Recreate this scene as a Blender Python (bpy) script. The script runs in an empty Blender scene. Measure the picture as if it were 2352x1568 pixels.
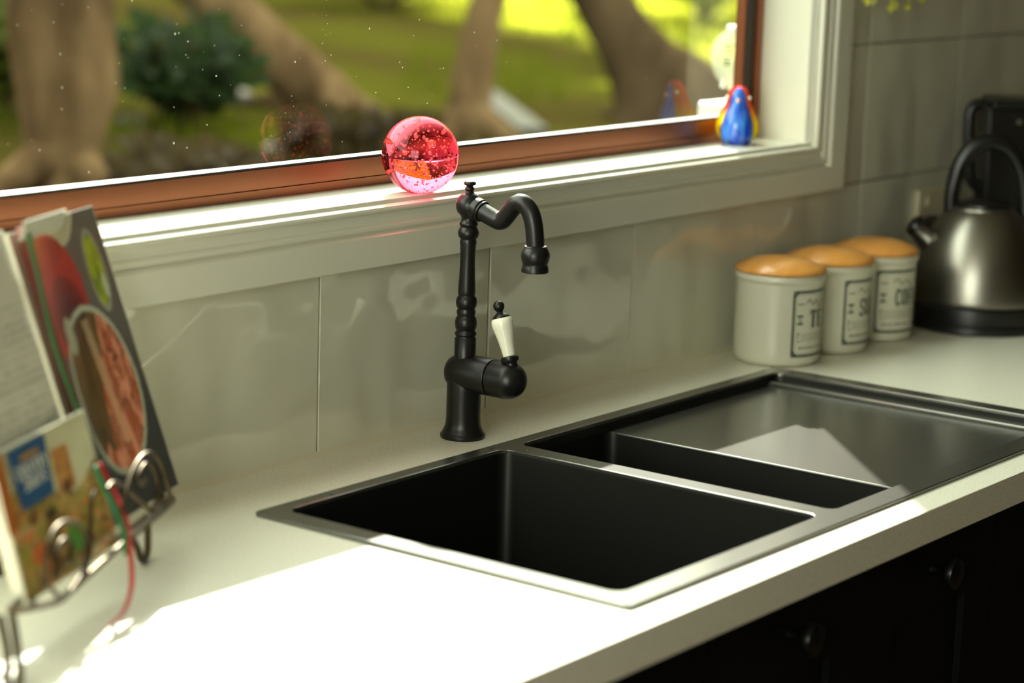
import bpy, bmesh, math, random
from mathutils import Vector, Matrix, noise
import numpy as np
random.seed(7)
SC = bpy.context.scene
COL = SC.collection
PI = math.pi
Z0 = 0.9                                   # height of the worktop; everything below is measured from it

# ------------------------------------------------------------------ camera, sky, sun, exposure
cam = bpy.data.cameras.new('camera')
cam_o = bpy.data.objects.new('camera', cam)
COL.objects.link(cam_o)
CR = Matrix(((0.6023173793745161, 0.1344968443988917, -0.7868445674656181),
             (-0.7976039241724155, 0.1412557279146852, -0.5864083896705914),
             (0.032276224193341335, 0.9807942792339445, 0.19235599074057563)))
CP = Vector((-1.6355934457809187, -1.531448574114059, 0.6202339199835383))
cam_o.matrix_world = Matrix.Translation(CP + Vector((0, 0, Z0))) @ CR.to_4x4()
cam.sensor_fit = 'HORIZONTAL'
cam.sensor_width = 22.3
cam.lens = 5358.877897 * 22.3 / 2352
cam.clip_start = 0.05
cam.clip_end = 200
cam.dof.use_dof = True
cam.dof.focus_distance = 2.63
cam.dof.aperture_fstop = 1.9
SC.camera = cam_o

world = bpy.data.worlds.new('sky')
SC.world = world
world.use_nodes = True
bg = world.node_tree.nodes['Background']
bg.inputs['Color'].default_value = (0.90, 0.98, 0.84, 1)
bg.inputs['Strength'].default_value = 5.0

sun = bpy.data.lights.new('sun', 'SUN')
sun_o = bpy.data.objects.new('sun', sun)
COL.objects.link(sun_o)
SUND = Vector((-1.015, -0.972, -1.0)).normalized()
sun_o.rotation_euler = SUND.to_track_quat('-Z', 'Y').to_euler()
sun_o.location = (6, 6, 8)
sun.energy = 9.0
sun.angle = 0.012
sun.color = (1.0, 0.98, 0.86)

# daylight through the room's second window, in the left wall behind the camera
dl = bpy.data.lights.new('left_window_daylight', 'AREA')
dl_o = bpy.data.objects.new('left_window_daylight', dl)
COL.objects.link(dl_o)
dl.shape = 'RECTANGLE'; dl.size = 1.5; dl.size_y = 1.1
dl.energy = 11
dl.color = (1.0, 0.99, 0.84)
dl_o.location = (-2.26, -1.05, Z0 + 0.7)
dl_o.rotation_euler = (0, -PI / 2, 0)

SC.view_settings.view_transform = 'Standard'
SC.view_settings.look = 'None'
SC.view_settings.gamma = 1.0
SC.view_settings.exposure = 0.7
SC.view_settings.use_curve_mapping = False
try:
    SC.cycles.use_denoising = True
    SC.cycles.caustics_refractive = True
    SC.cycles.caustics_reflective = False
    SC.cycles.max_bounces = 14
    SC.cycles.transmission_bounces = 14
    SC.cycles.transparent_max_bounces = 24
    SC.cycles.blur_glossy = 0.7
    SC.cycles.sample_clamp_indirect = 30.0
except Exception:
    pass

# ------------------------------------------------------------------ pixel rays (used to place outdoor things on the ground)
def ray(px, py):
    return CR @ Vector(((px - 1176) / 5358.88, -(py - 784) / 5358.88, -1.0))
def on_z(px, py, z):
    d = ray(px, py); return CP + d * ((z - CP.z) / d.z)
def on_y(px, py, y):
    d = ray(px, py); return CP + d * ((y - CP.y) / d.y)

# ------------------------------------------------------------------ materials
def srgb(r, g, b):
    f = lambda v: (v / 255) / 12.92 if v <= 10 else (((v / 255) + .055) / 1.055) ** 2.4
    return (f(r), f(g), f(b), 1)

def mat(name, col, rough=.5, metal=0., spec=.5, **kw):
    m = bpy.data.materials.new(name); m.use_nodes = True
    p = m.node_tree.nodes['Principled BSDF']
    p.inputs['Base Color'].default_value = col
    p.inputs['Roughness'].default_value = rough
    p.inputs['Metallic'].default_value = metal
    p.inputs['Specular IOR Level'].default_value = spec
    for k, v in kw.items():
        p.inputs[k.replace('_', ' ')].default_value = v
    return m

def nodes(m): return m.node_tree.nodes, m.node_tree.links, m.node_tree.nodes['Principled BSDF']

def noise_color(m, c1, c2, scale, lo=.4, hi=.6, detail=4, coord='Object', stretch=None):
    n, l, p = nodes(m)
    tc = n.new('ShaderNodeTexCoord'); nz = n.new('ShaderNodeTexNoise'); cr = n.new('ShaderNodeValToRGB')
    nz.inputs['Scale'].default_value = scale; nz.inputs['Detail'].default_value = detail
    cr.color_ramp.elements[0].position = lo; cr.color_ramp.elements[0].color = c1
    cr.color_ramp.elements[1].position = hi; cr.color_ramp.elements[1].color = c2
    src = tc.outputs[coord]
    if stretch:
        mp = n.new('ShaderNodeMapping'); mp.inputs['Scale'].default_value = stretch
        l.new(src, mp.inputs['Vector']); src = mp.outputs['Vector']
    l.new(src, nz.inputs['Vector']); l.new(nz.outputs['Fac'], cr.inputs['Fac'])
    l.new(cr.outputs['Color'], p.inputs['Base Color'])
    return m

def bump(m, scale, strength, dist=.01, detail=2, coord='Object', stretch=None):
    n, l, p = nodes(m)
    tc = n.new('ShaderNodeTexCoord'); nz = n.new('ShaderNodeTexNoise'); b = n.new('ShaderNodeBump')
    nz.inputs['Scale'].default_value = scale; nz.inputs['Detail'].default_value = detail
    b.inputs['Strength'].default_value = strength; b.inputs['Distance'].default_value = dist
    src = tc.outputs[coord]
    if stretch:
        mp = n.new('ShaderNodeMapping'); mp.inputs['Scale'].default_value = stretch
        l.new(src, mp.inputs['Vector']); src = mp.outputs['Vector']
    l.new(src, nz.inputs['Vector']); l.new(nz.outputs['Fac'], b.inputs['Height']); l.new(b.outputs['Normal'], p.inputs['Normal'])
    return m

def attr_mat(name, rough=.4, spec=.4):
    m = mat(name, (1, 1, 1, 1), rough, 0, spec)
    n, l, p = nodes(m)
    a = n.new('ShaderNodeAttribute'); a.attribute_name = 'print'
    l.new(a.outputs['Color'], p.inputs['Base Color'])
    return m

M = {}
M['quartz'] = noise_color(mat('quartz_worktop', srgb(225, 220, 196), .32, 0, .5), srgb(192, 187, 166), srgb(224, 221, 204), 420, .30, .46, 2)
M['paint'] = mat('gloss_white_paint', srgb(222, 220, 202), .20)
M['plaster'] = mat('wall_paint', srgb(214, 206, 178), .8)
M['darkwall'] = mat('dark_timber_wall', srgb(74, 54, 38), .6)
M['farwall'] = mat('taupe_wall_paint', srgb(136, 122, 100), .8)
M['ceiling'] = mat('ceiling_paint', srgb(196, 192, 176), .85)
M['floor'] = noise_color(mat('floor_timber', srgb(120, 84, 52), .35), srgb(108, 84, 56), srgb(134, 108, 78), 6, .3, .7, 4, stretch=(1, 9, 1))
M['tile'] = bump(mat('glazed_tile', srgb(211, 208, 187), .04, 0, .5, IOR=1.9), 9, .8, .012, 1.2)
M['grout'] = mat('grout', srgb(62, 54, 42), .9)
M['copper'] = bump(mat('bronze_anodised_aluminium', srgb(150, 92, 64), .30, .75, .5), 60, .03, .002)
M['rubber'] = mat('black_rubber', srgb(22, 24, 22), .5)
M['sunlit_bead'] = mat('sunlit_glazing_bead', srgb(205, 203, 196), .35)  # pale tone stands in for sun on the rail's top ledge
M['black'] = mat('matt_black_metal', srgb(26, 25, 24), .34, .35, .5)
M['sink'] = bump(mat('gunmetal_steel', srgb(118, 117, 111), .23, .85, .5), 900, .05, .0004)
M['bowl'] = mat('shaded_sink_steel', srgb(40, 40, 37), .42, .8, .4)  # darker copy of the sink steel; basin shade put into the colour
M['porcelain'] = mat('white_porcelain', srgb(236, 232, 212), .12, 0, .5)
M['ceramic'] = mat('cream_ceramic', srgb(204, 201, 180), .22)
M['ink'] = mat('grey_green_print', srgb(44, 56, 42), .4)
M['lidwood'] = noise_color(mat('varnished_beech', srgb(214, 150, 72), .22), srgb(206, 140, 66), srgb(220, 158, 82), 10, .3, .7, 4, stretch=(1, 7, 1))
M['steel'] = bump(mat('brushed_steel', srgb(142, 138, 128), .33, 1., .5), 120, .04, .001, stretch=(1, 1, 14))
M['plastic'] = mat('black_plastic', srgb(16, 16, 16), .30)
M['cabinet'] = mat('black_cabinet_paint', srgb(9, 9, 8), .5, 0, .12)
M['knob'] = mat('black_knob', srgb(8, 8, 8), .3, .0, .3)
M['outlet'] = mat('cream_plastic', srgb(206, 196, 164), .35)
M['wire'] = mat('antique_bronze_wire', srgb(84, 72, 52), .38, .85)
M['paper'] = attr_mat('printed_paper', .45)
M['gloss_paper'] = attr_mat('glossy_print', .28)
M['pageedge'] = mat('page_edges', srgb(214, 208, 186), .8)
M['ribbon_g'] = mat('green_ribbon', srgb(30, 112, 62), .5)
M['ribbon_r'] = mat('red_ribbon', srgb(178, 30, 30), .5)
M['white'] = mat('white_plastic', srgb(236, 234, 220), .4)

def glass(name, col=(1, 1, 1, 1), ior=1.5, rough=0.):
    m = bpy.data.materials.new(name); m.use_nodes = True
    n, l = m.node_tree.nodes, m.node_tree.links
    n.remove(n['Principled BSDF'])
    g = n.new('ShaderNodeBsdfGlass'); g.inputs['Color'].default_value = col; g.inputs['IOR'].default_value = ior; g.inputs['Roughness'].default_value = rough
    l.new(g.outputs[0], n['Material Output'].inputs['Surface'])
    return m
def clear_tint(name, col):
    m = bpy.data.materials.new(name); m.use_nodes = True
    n, l = m.node_tree.nodes, m.node_tree.links
    n.remove(n['Principled BSDF'])
    g = n.new('ShaderNodeBsdfTransparent'); g.inputs['Color'].default_value = col
    l.new(g.outputs[0], n['Material Output'].inputs['Surface'])
    return m
def pane_mat():
    m = bpy.data.materials.new('window_glass'); m.use_nodes = True
    n, l = m.node_tree.nodes, m.node_tree.links
    n.remove(n['Principled BSDF'])
    t = n.new('ShaderNodeBsdfTransparent'); t.inputs['Color'].default_value = (.97, .985, .96, 1)
    g = n.new('ShaderNodeBsdfGlossy'); g.inputs['Roughness'].default_value = .0
    f = n.new('ShaderNodeFresnel'); f.inputs['IOR'].default_value = 1.75
    x = n.new('ShaderNodeMixShader')
    l.new(f.outputs[0], x.inputs[0]); l.new(t.outputs[0], x.inputs[1]); l.new(g.outputs[0], x.inputs[2])
    l.new(x.outputs[0], n['Material Output'].inputs['Surface'])
    return m
def translucent_mat(name, col, tcol, fac=.5, clear=0., rough=.25, spec=.5, ior=1.5):
    m = bpy.data.materials.new(name); m.use_nodes = True
    n, l = m.node_tree.nodes, m.node_tree.links
    p = n['Principled BSDF']; p.inputs['Base Color'].default_value = col; p.inputs['Roughness'].default_value = rough; p.inputs['Specular IOR Level'].default_value = spec; p.inputs['IOR'].default_value = ior
    t = n.new('ShaderNodeBsdfTranslucent'); t.inputs['Color'].default_value = tcol
    x = n.new('ShaderNodeMixShader'); x.inputs[0].default_value = fac
    l.new(p.outputs[0], x.inputs[1]); l.new(t.outputs[0], x.inputs[2])
    out = x
    if clear:
        c = n.new('ShaderNodeBsdfTransparent'); y = n.new('ShaderNodeMixShader'); y.inputs[0].default_value = clear
        l.new(x.outputs[0], y.inputs[1]); l.new(c.outputs[0], y.inputs[2]); out = y
    l.new(out.outputs[0], n['Material Output'].inputs['Surface'])
    return m
M['pane'] = pane_mat()
M['ball'] = glass('pink_glass', (1.0, .34, .45, 1), 1.5)
def bubble_mat():
    m = bpy.data.materials.new('air_bubble'); m.use_nodes = True
    n, l = m.node_tree.nodes, m.node_tree.links
    n.remove(n['Principled BSDF'])
    g = n.new('ShaderNodeBsdfGlass'); g.inputs['IOR'].default_value = 1 / 1.5
    d = n.new('ShaderNodeBsdfDiffuse'); d.inputs['Color'].default_value = (1, .92, .45, 1)  # gold diffuse tint stands in for sun glints on the bubbles
    t = n.new('ShaderNodeBsdfTranslucent'); t.inputs['Color'].default_value = (1, .92, .45, 1)
    y = n.new('ShaderNodeMixShader'); y.inputs[0].default_value = .5
    x = n.new('ShaderNodeMixShader'); x.inputs[0].default_value = .5
    l.new(d.outputs[0], y.inputs[1]); l.new(t.outputs[0], y.inputs[2])
    l.new(g.outputs[0], x.inputs[1]); l.new(y.outputs[0], x.inputs[2]); l.new(x.outputs[0], n['Material Output'].inputs['Surface'])
    return m
M['bubble'] = bubble_mat()
M['clear'] = glass('clear_glass', (1, 1, 1, 1), 1.5)
M['speck'] = translucent_mat('dust_speck', (.5, .5, .42, 1), (.5, .5, .38, 1), .6)

# ------------------------------------------------------------------ mesh helpers (all coordinates measured from the worktop)
def smooth(me, angle=None):
    for p in me.polygons: p.use_smooth = True
    if angle is not None:
        try: me.set_sharp_from_angle(angle=math.radians(angle))
        except Exception: pass

def link(name, bm, m, parent=None, root=(0, 0, 0), shade=None, fix=True):
    """one mesh object; with a parent the coordinates are made relative to the thing's base"""
    if fix: bmesh.ops.recalc_face_normals(bm, faces=bm.faces[:])
    me = bpy.data.meshes.new(name)
    r = Vector(root)
    if r.length: bmesh.ops.translate(bm, vec=-r, verts=bm.verts[:])
    bm.to_mesh(me); bm.free()
    if m is not None: me.materials.append(m)
    if shade is not None: smooth(me, shade)
    o = bpy.data.objects.new(name, me); COL.objects.link(o)
    if parent is not None: o.parent = parent
    else: o.location = r + Vector((0, 0, Z0))
    return o

def thing(name, label, cat, loc=(0, 0, 0), group=None, rz=0):
    o = bpy.data.objects.new(name, None); COL.objects.link(o)
    o.location = Vector(loc) + Vector((0, 0, Z0)); o.rotation_euler = (0, 0, rz)
    o.empty_display_size = .05
    o['label'] = label; o['category'] = cat
    if group: o['group'] = group
    return o
def tag(o, label, cat, group=None):
    o['label'] = label; o['category'] = cat
    if group: o['group'] = group
    return o
def structure(o, label=None):
    o['kind'] = 'structure'
    if label: o['label'] = label
    return o
def struct_empty(name, loc=(0, 0, 0)):
    o = bpy.data.objects.new(name, None); COL.objects.link(o); o.location = Vector(loc) + Vector((0, 0, Z0)); o['kind'] = 'structure'
    return o

def box(bm, x0, x1, y0, y1, z0, z1, bev=0, seg=2):
    r = bmesh.ops.create_cube(bm, size=1)
    vs = r['verts']
    bmesh.ops.scale(bm, vec=(x1 - x0, y1 - y0, z1 - z0), verts=vs)
    bmesh.ops.translate(bm, vec=((x0 + x1) / 2, (y0 + y1) / 2, (z0 + z1) / 2), verts=vs)
    if bev:
        es = list({e for v in vs for e in v.link_edges})
        bmesh.ops.bevel(bm, geom=es, offset=bev, segments=seg, profile=.5, affect='EDGES')
    return bm
def newbox(*a, **k): return box(bmesh.new(), *a, **k)

def lathe(profile, seg=48, origin=(0, 0, 0), axis=(0, 0, 1), cap=True, bm=None):
    """profile: list of (radius, height) along axis from origin"""
    bm = bm or bmesh.new()
    q = Vector(axis).normalized().to_track_quat('Z', 'Y').to_matrix()
    o = Vector(origin); rings = []
    for r, h in profile:
        if r < 1e-6: rings.append([bm.verts.new(o + q @ Vector((0, 0, h)))])
        else: rings.append([bm.verts.new(o + q @ Vector((r * math.cos(2 * PI * i / seg), r * math.sin(2 * PI * i / seg), h))) for i in range(seg)])
    for a, b in zip(rings, rings[1:]):
        for i in range(seg):
            j = (i + 1) % seg
            if len(a) == 1 and len(b) == 1: continue
            if len(a) == 1: bm.faces.new((a[0], b[i], b[j]))
            elif len(b) == 1: bm.faces.new((a[i], b[0], a[j]))
            else: bm.faces.new((a[i], b[i], b[j], a[j]))
    if cap:
        for ring in (rings[0], rings[-1]):
            if len(ring) > 1: bm.faces.new(ring)
    return bm

def smoothpath(pts, n=8):
    """Catmull-Rom through points"""
    P = [Vector(p) for p in pts]; out = []
    Q = [2 * P[0] - P[1]] + P + [2 * P[-1] - P[-2]]
    for i in range(1, len(Q) - 2):
        a, b, c, d = Q[i - 1:i + 3]
        for k in range(n):
            t = k / n
            out.append(.5 * (2 * b + (c - a) * t + (2 * a - 5 * b + 4 * c - d) * t * t + (3 * b - a - 3 * c + d) * t ** 3))
    out.append(P[-1]); return out

def tube(pts, r, seg=10, bm=None, cap=True):
    """swept tube; r a number or one per point"""
    bm = bm or bmesh.new()
    P = [Vector(p) for p in pts]; N = len(P)
    R = r if isinstance(r, (list, tuple)) else [r] * N
    t0 = (P[1] - P[0]).normalized()
    nrm = t0.orthogonal().normalized(); rings = []
    for i in range(N):
        t = (P[min(i + 1, N - 1)] - P[max(i - 1, 0)]).normalized()
        nrm = (nrm - t * nrm.dot(t)).normalized(); b = t.cross(nrm)
        rings.append([bm.verts.new(P[i] + (nrm * math.cos(2 * PI * k / seg) + b * math.sin(2 * PI * k / seg)) * R[i]) for k in range(seg)])
    for a, b in zip(rings, rings[1:]):
        for k in range(seg):
            bm.faces.new((a[k], a[(k + 1) % seg], b[(k + 1) % seg], b[k]))
    if cap:
        bm.faces.new(rings[0]); bm.faces.new(list(reversed(rings[-1])))
    return bm

def rrect(x0, x1, y0, y1, r=0, n=5):
    if r <= 0: return [(x0, y0), (x1, y0), (x1, y1), (x0, y1)]
    out = []
    for cx, cy, a0 in ((x1 - r, y0 + r, -90), (x1 - r, y1 - r, 0), (x0 + r, y1 - r, 90), (x0 + r, y0 + r, 180)):
        for k in range(n + 1):
            a = math.radians(a0 + 90 * k / n); out.append((cx + r * math.cos(a), cy + r * math.sin(a)))
    return out

def plate(outer, holes, z0, z1, plane='xy'):
    """a plate with holes: outer and holes are loops of 2-D points"""
    bm = bmesh.new()
    def mk(p, z): return bm.verts.new((p[0], p[1], z) if plane == 'xy' else (p[0], z, p[1]))
    edges = {}
    for z in (z0, z1):
        es = []; loops = []
        for lp in [outer] + holes:
            vs = [mk(p, z) for p in lp]; loops.append(vs)
            for i in range(len(vs)): es.append(bm.edges.new((vs[i], vs[(i + 1) % len(vs)])))
        edges[z] = loops
        bmesh.ops.triangle_fill(bm, use_beauty=True, use_dissolve=False, edges=es)
    for A, B in zip(edges[z0], edges[z1]):
        for i in range(len(A)):
            j = (i + 1) % len(A); bm.faces.new((A[i], A[j], B[j], B[i]))
    return bm

def loft(loops, close_last=True, bm=None):
    bm = bm or bmesh.new()
    rs = [[bm.verts.new(p) for p in lp] for lp in loops]
    for a, b in zip(rs, rs[1:]):
        for i in range(len(a)):
            j = (i + 1) % len(a); bm.faces.new((a[i], a[j], b[j], b[i]))
    if close_last: bm.faces.new(rs[-1])
    return bm

# ------------------------------------------------------------------ the room
W = 0.1168                      # face of the wall tiles
WB = W + .008                   # wall behind the tiles
OX0, OX1, OZ0, OZ1 = -1.25, 1.2660, .2738, 1.32     # window opening (reveal)
wall = link('wall_back', plate([(-2.4, -.9), (2.7, -.9), (2.7, 1.6), (-2.4, 1.6)],
            [[(OX0 - .03, OZ0 - .03), (OX1 + .03, OZ0 - .03), (OX1 + .03, OZ1 + .03), (OX0 - .03, OZ1 + .03)]], WB, WB + .14, 'xz'), M['grout'])
structure(wall)
TP, TX, TH = .3011, .2267, .2035
tile_mesh = {}
def tile(x0, x1, z0, z1):
    key = (round(x1 - x0, 4), round(z1 - z0, 4))
    if key not in tile_mesh:
        bm = newbox(0, x1 - x0, W, WB + .0005, 0, z1 - z0, bev=.0006, seg=1)
        me = bpy.data.meshes.new('tile'); bmesh.ops.recalc_face_normals(bm, faces=bm.faces[:]); bm.to_mesh(me); bm.free(); me.materials.append(M['tile']); tile_mesh[key] = me
    o = bpy.data.objects.new('tile', tile_mesh[key]); COL.objects.link(o)
    o.parent = wall; o.location = (x0, random.uniform(-.0004, .0004), z0)
    o.rotation_euler = (random.uniform(-.0015, .0015), 0, random.uniform(-.001, .001))
AX1, AZ0 = 1.352, .2001         # outside of the architrave
for i in range(-6, 8):
    xa, xb = TX + i * TP + .0013, TX + (i + 1) * TP - .0013
    tile(xa, xb, .0, TH - .001)
    for k in range(1, 7):
        za, zb = TH * k + .001, TH * (k + 1) - .001
        if xb <= AX1 - .01: continue
        tile(max(xa, AX1 - .012), xb, za, zb)
structure(link('wall_left', plate([(-3.6, -.9), (.26, -.9), (.26, 1.6), (-3.6, 1.6)], [[(-1.8, .15), (-.3, .15), (-.3, 1.25), (-1.8, 1.25)]], 0, .12, 'xy'), M['plaster']))
wl = bpy.data.objects['wall_left']; wl.matrix_world = Matrix.Translation((-2.4, 0, Z0)) @ Matrix(((0, 0, 1, 0), (1, 0, 0, 0), (0, 1, 0, 0), (0, 0, 0, 1)))
structure(link('wall_right', newbox(2.7, 2.82, -3.7, .26, -.9, 1.6), M['darkwall']))
structure(link('wall_front', newbox(-2.4, 2.7, -3.72, -3.6, -.9, 1.6), M['farwall']))
structure(link('ceiling', newbox(-2.52, 2.82, -3.72, .265, 1.6, 1.7), M['ceiling']))
structure(link('floor', newbox(-2.52, 2.82, -3.72, .265, -1.0, -.9), M['floor']))

# second window, in the left wall
w2 = struct_empty('window_2', (-2.34, -1.05, .15))
bm = bmesh.new()
for a in ((-2.33, -2.28, -1.8, -1.75, .15, 1.25), (-2.33, -2.28, -.35, -.3, .15, 1.25), (-2.33, -2.28, -1.75, -.35, .15, .2), (-2.33, -2.28, -1.75, -.35, 1.2, 1.25), (-2.33, -2.28, -1.07, -1.03, .2, 1.2)):
    box(bm, *a)
link('window_frame', bm, M['white'], w2, (-2.34, -1.05, .15))

# main window: sill, jambs, head, bronze frame, pane
w1r = (0, .2, OZ0)
w1 = struct_empty('window_1', w1r)
SY = .1135                      # front edge of the sill board
link('sill_board', newbox(OX0, OX1, SY, .228, OZ0 - .022, OZ0, bev=.0015), M['paint'], w1, w1r)
link('jamb_panel', newbox(OX1, OX1 + .028, SY, .228, OZ0 - .022, OZ1 + .02, bev=.001, seg=1), M['paint'], w1, w1r)
link('jamb_panel', newbox(OX0 - .028, OX0, SY, .228, OZ0 - .022, OZ1 + .02, bev=.001, seg=1), M['paint'], w1, w1r)
link('head_panel', newbox(OX0, OX1, SY, .228, OZ1, OZ1 + .02), M['paint'], w1, w1r)
FY = .2030                      # face of the bronze frame
GY = .2190                      # glass
SX = 1.2250                     # right edge of the visible glass
def profile_x(pts, x0, x1):
    bm = bmesh.new()
    A = [bm.verts.new((x0, y, z)) for y, z in pts]; B = [bm.verts.new((x1, y, z)) for y, z in pts]
    for i in range(len(pts)):
        j = (i + 1) % len(pts); bm.faces.new((A[i], A[j], B[j], B[i]))
    bm.faces.new(A); bm.faces.new(list(reversed(B))); return bm
zb = OZ0
# bottom rail: lower strip, groove, taller upper strip
link('bottom_rail', profile_x([(FY, zb), (FY, zb + .0098), (FY + .003, zb + .0098), (FY + .003, zb + .0112), (FY, zb + .0112), (FY, zb + .0318), (FY + .003, zb + .0325),
     (GY + .003, zb + .0325), (GY + .003, zb)], OX0, OX1), M['copper'], w1, w1r)
link('gasket', profile_x([(FY + .0020, zb + .0320), (FY + .0020, zb + .0350), (FY + .0112, zb + .0352), (FY + .0112, zb + .0320)], OX0 + .05, SX), M['rubber'], w1, w1r)
link('glazing_bead', profile_x([(FY + .0112, zb + .0325), (FY + .0112, zb + .0350), (GY - .0005, zb + .0362), (GY - .0005, zb + .0325)], OX0 + .05, SX), M['sunlit_bead'], w1, w1r)
# right side: sash stile, dark channel, outer frame
link('sash_stile', newbox(SX, SX + .0040, FY + .004, GY + .004, zb + .0325, OZ1, bev=.001, seg=1), M['copper'], w1, w1r)
link('gasket', newbox(SX + .0040, SX + .0255, FY + .003, GY + .006, zb + .0325, OZ1), M['rubber'], w1, w1r)
link('outer_frame', newbox(SX + .0255, OX1, FY - .002, GY + .006, zb + .0325, OZ1, bev=.001, seg=1), M['copper'], w1, w1r)
link('sash_stile', newbox(OX0, OX0 + .05, FY, .25, zb + .0325, OZ1, bev=.001, seg=1), M['copper'], w1, w1r)
link('head_rail', newbox(OX0 + .05, SX, FY, .25, OZ1 - .05, OZ1, bev=.001, seg=1), M['copper'], w1, w1r)
bm = bmesh.new()
vs = [bm.verts.new(p) for p in ((OX0 + .03, GY, zb + .03), (SX + .01, GY, zb + .03), (SX + .01, GY, OZ1 - .03), (OX0 + .03, GY, OZ1 - .03))]
bm.faces.new(vs)
pane = link('pane', bm, M['pane'], w1, w1r)
# dust and dried drops on the glass
bm = bmesh.new()
rs = random.Random(5)
for i in range(95):
    px, py = rs.uniform(0, 1000), rs.uniform(0, 420)
    if rs.random() < .12: px = rs.uniform(1000, 1600)
    if rs.random() < .3: px = rs.choice((280, 400, 500, 745, 1010, 675)) + rs.gauss(0, 5)
    c = on_y(px, py, GY - .0008)
    if c.z < zb + .042 or c.x > SX - .01: continue
    r = rs.choice((.0003, .0003, .0004, .0006)); sx, sz = r, r * rs.choice((1, 1.2, 2.2))
    bm.faces.new([bm.verts.new((c.x + sx * math.cos(a), c.y, c.z + sz * math.sin(a))) for a in [k * PI / 3 for k in range(6)]])
o = link('dust_specks', bm, M['speck'], w1, w1r); o['kind'] = 'stuff'

# architrave, four mitred lengths
prof = [(0, 0), (0, .0075), (.0026, .0078), (.0034, .0122), (.0050, .0150), (.0078, .0160), (.0100, .0150), (.0125, .0110), (.0180, .0100), (.0225, .0112),
        (.0240, .0140), (.0262, .0152), (.0290, .0150), (.0308, .0135), (.0314, .0115), (.0330, .0115), (.0345, .0165), (.0360, .0180), (.0690, .0180), (.0702, .0168), (.0702, 0)]
iz = OZ0 - .0020
def rect(d, p):
    s = (AX1 - OX1) / .0702
    return [Vector((OX0 - d, W + .004 - p, iz - d)), Vector((OX1 + d * s, W + .004 - p, iz - d)), Vector((OX1 + d * s, W + .004 - p, OZ1 + d)), Vector((OX0 - d, W + .004 - p, OZ1 + d))]
for k in range(4):
    bm = bmesh.new(); rows = []
    for d, p in prof:
        pp = p + (.0 if p else 0)
        q = rect(d, p if p else -.003)
        rows.append((bm.verts.new(q[k]), bm.verts.new(q[(k + 1) % 4])))
    for i in range(len(rows)):
        a, b = rows[i], rows[(i + 1) % len(rows)]
        bm.faces.new((a[0], a[1], b[1], b[0]))
    bm.faces.new([r[0] for r in rows]); bm.faces.new([r[1] for r in reversed(rows)])
    structure(link('trim_%d' % (k + 1), bm, M['paint'], shade=30))

# sealant bead between tiles and worktop
structure(link('trim_5', profile_x([(W + .001, 0), (W - .0045, 0), (W - .0030, .0018), (W - .0012, .0034), (W - .0002, .0050), (W + .001, .0050)], -2.26, 2.66), mat('cream_sealant', srgb(206, 198, 172), .4)))

# ------------------------------------------------------------------ worktop, sink, cabinets
SL, SD = 1.0014, .45
RX0, RX1, RY0, RY1 = 0, SL, -SD, 0
cut = [(.012, -SD + .012), (SL - .012, -SD + .012), (SL - .012, -.012), (.012, -.012)]
CF = -.4878
bm = plate([(-2.27, CF), (2.68, CF), (2.68, W - .001), (-2.27, W - .001)], [cut], -.0353, 0)
es = [e for e in bm.edges if all(abs(v.co.y - CF) < 1e-5 for v in e.verts) and abs(e.verts[0].co.z - e.verts[1].co.z) < 1e-5]
bmesh.ops.bevel(bm, geom=es, offset=.0022, segments=2, profile=.5, affect='EDGES')
tag(link('worktop', bm, M['quartz']), 'cream speckled stone worktop running under the window around the black sink', 'worktop')

sr = (.5, -.225, 0)
sink = thing('kitchen_sink', 'black two-bowl steel sink with drainer set into the cream worktop', 'sink', sr)
B1 = (.0276, .3848, -.4204, -.0199); B2 = (.4133, .5901, -.4204, -.0199); DR = (.5901, SL - .028, -.4204, -.0199)
RT = .0042
rim = plate(rrect(0, SL, -SD, 0, .008, 3), [rrect(*B1, .014), rrect(B2[0], DR[1], B2[2], B2[3], .012)], .0001, RT)
es = [e for e in rim.edges if len(e.link_faces) == 2 and abs(e.calc_face_angle(0)) > 1.0 and all(v.co.z > RT - 1e-4 for v in e.verts)]
bmesh.ops.bevel(rim, geom=es, offset=.0011, segments=2, profile=.5, affect='EDGES')
link('rim', rim, M['sink'], sink, sr)
def bowl(b, depth, ztop):
    x0, x1, y0, y1 = b
    lp = []
    for ins, z, rr in ((-.0005, ztop, .014), (0, ztop - .003, .014), (.004, ztop - depth + .03, .016), (.010, ztop - depth + .010, .02), (.024, ztop - depth, .03)):
        lp.append([(x, y, z) for x, y in rrect(x0 + ins, x1 - ins, y0 + ins, y1 - ins, rr)])
    return loft(lp)
link('bowl', bowl(B1, .20, .0004), M['bowl'], sink, sr, 40)
DZ = -.0105                       # level of the drainer tray
link('bowl', bowl((B2[0], B2[1], B2[2], B2[3]), .16, DZ), M['bowl'], sink, sr, 40)
# recess wall around second bowl and drainer, tray with a stepped ridge on the right
lp = [[(x, y, z) for x, y in rrect(B2[0] - e, DR[1] + e, DR[2] - e, DR[3] + e, .012)] for e, z in ((.0002, .0006), (-.0008, DZ + .003), (-.0012, DZ))]
link('recess_wall', loft(lp, False), M['bowl'], sink, sr, 40)
bm = plate(rrect(B2[1] - .0005, DR[1], DR[2] + .0008, DR[3] - .0008), [], DZ - .0025, DZ)
es = [e for e in bm.edges if all(abs(v.co.x - B2[1] + .0005) < 1e-4 for v in e.verts) and e.verts[0].co.z > DZ - .001 and e.verts[1].co.z > DZ - .001]
bmesh.ops.bevel(bm, geom=es, offset=.0018, segments=3, profile=.5, affect='EDGES')
link('drainer', bm, M['sink'], sink, sr)
link('drainer_ridge', newbox(DR[1] - .020, DR[1] - .0008, DR[2] + .001, DR[3] - .001, DZ, DZ + .0050, bev=.0018), M['sink'], sink, sr)
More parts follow.
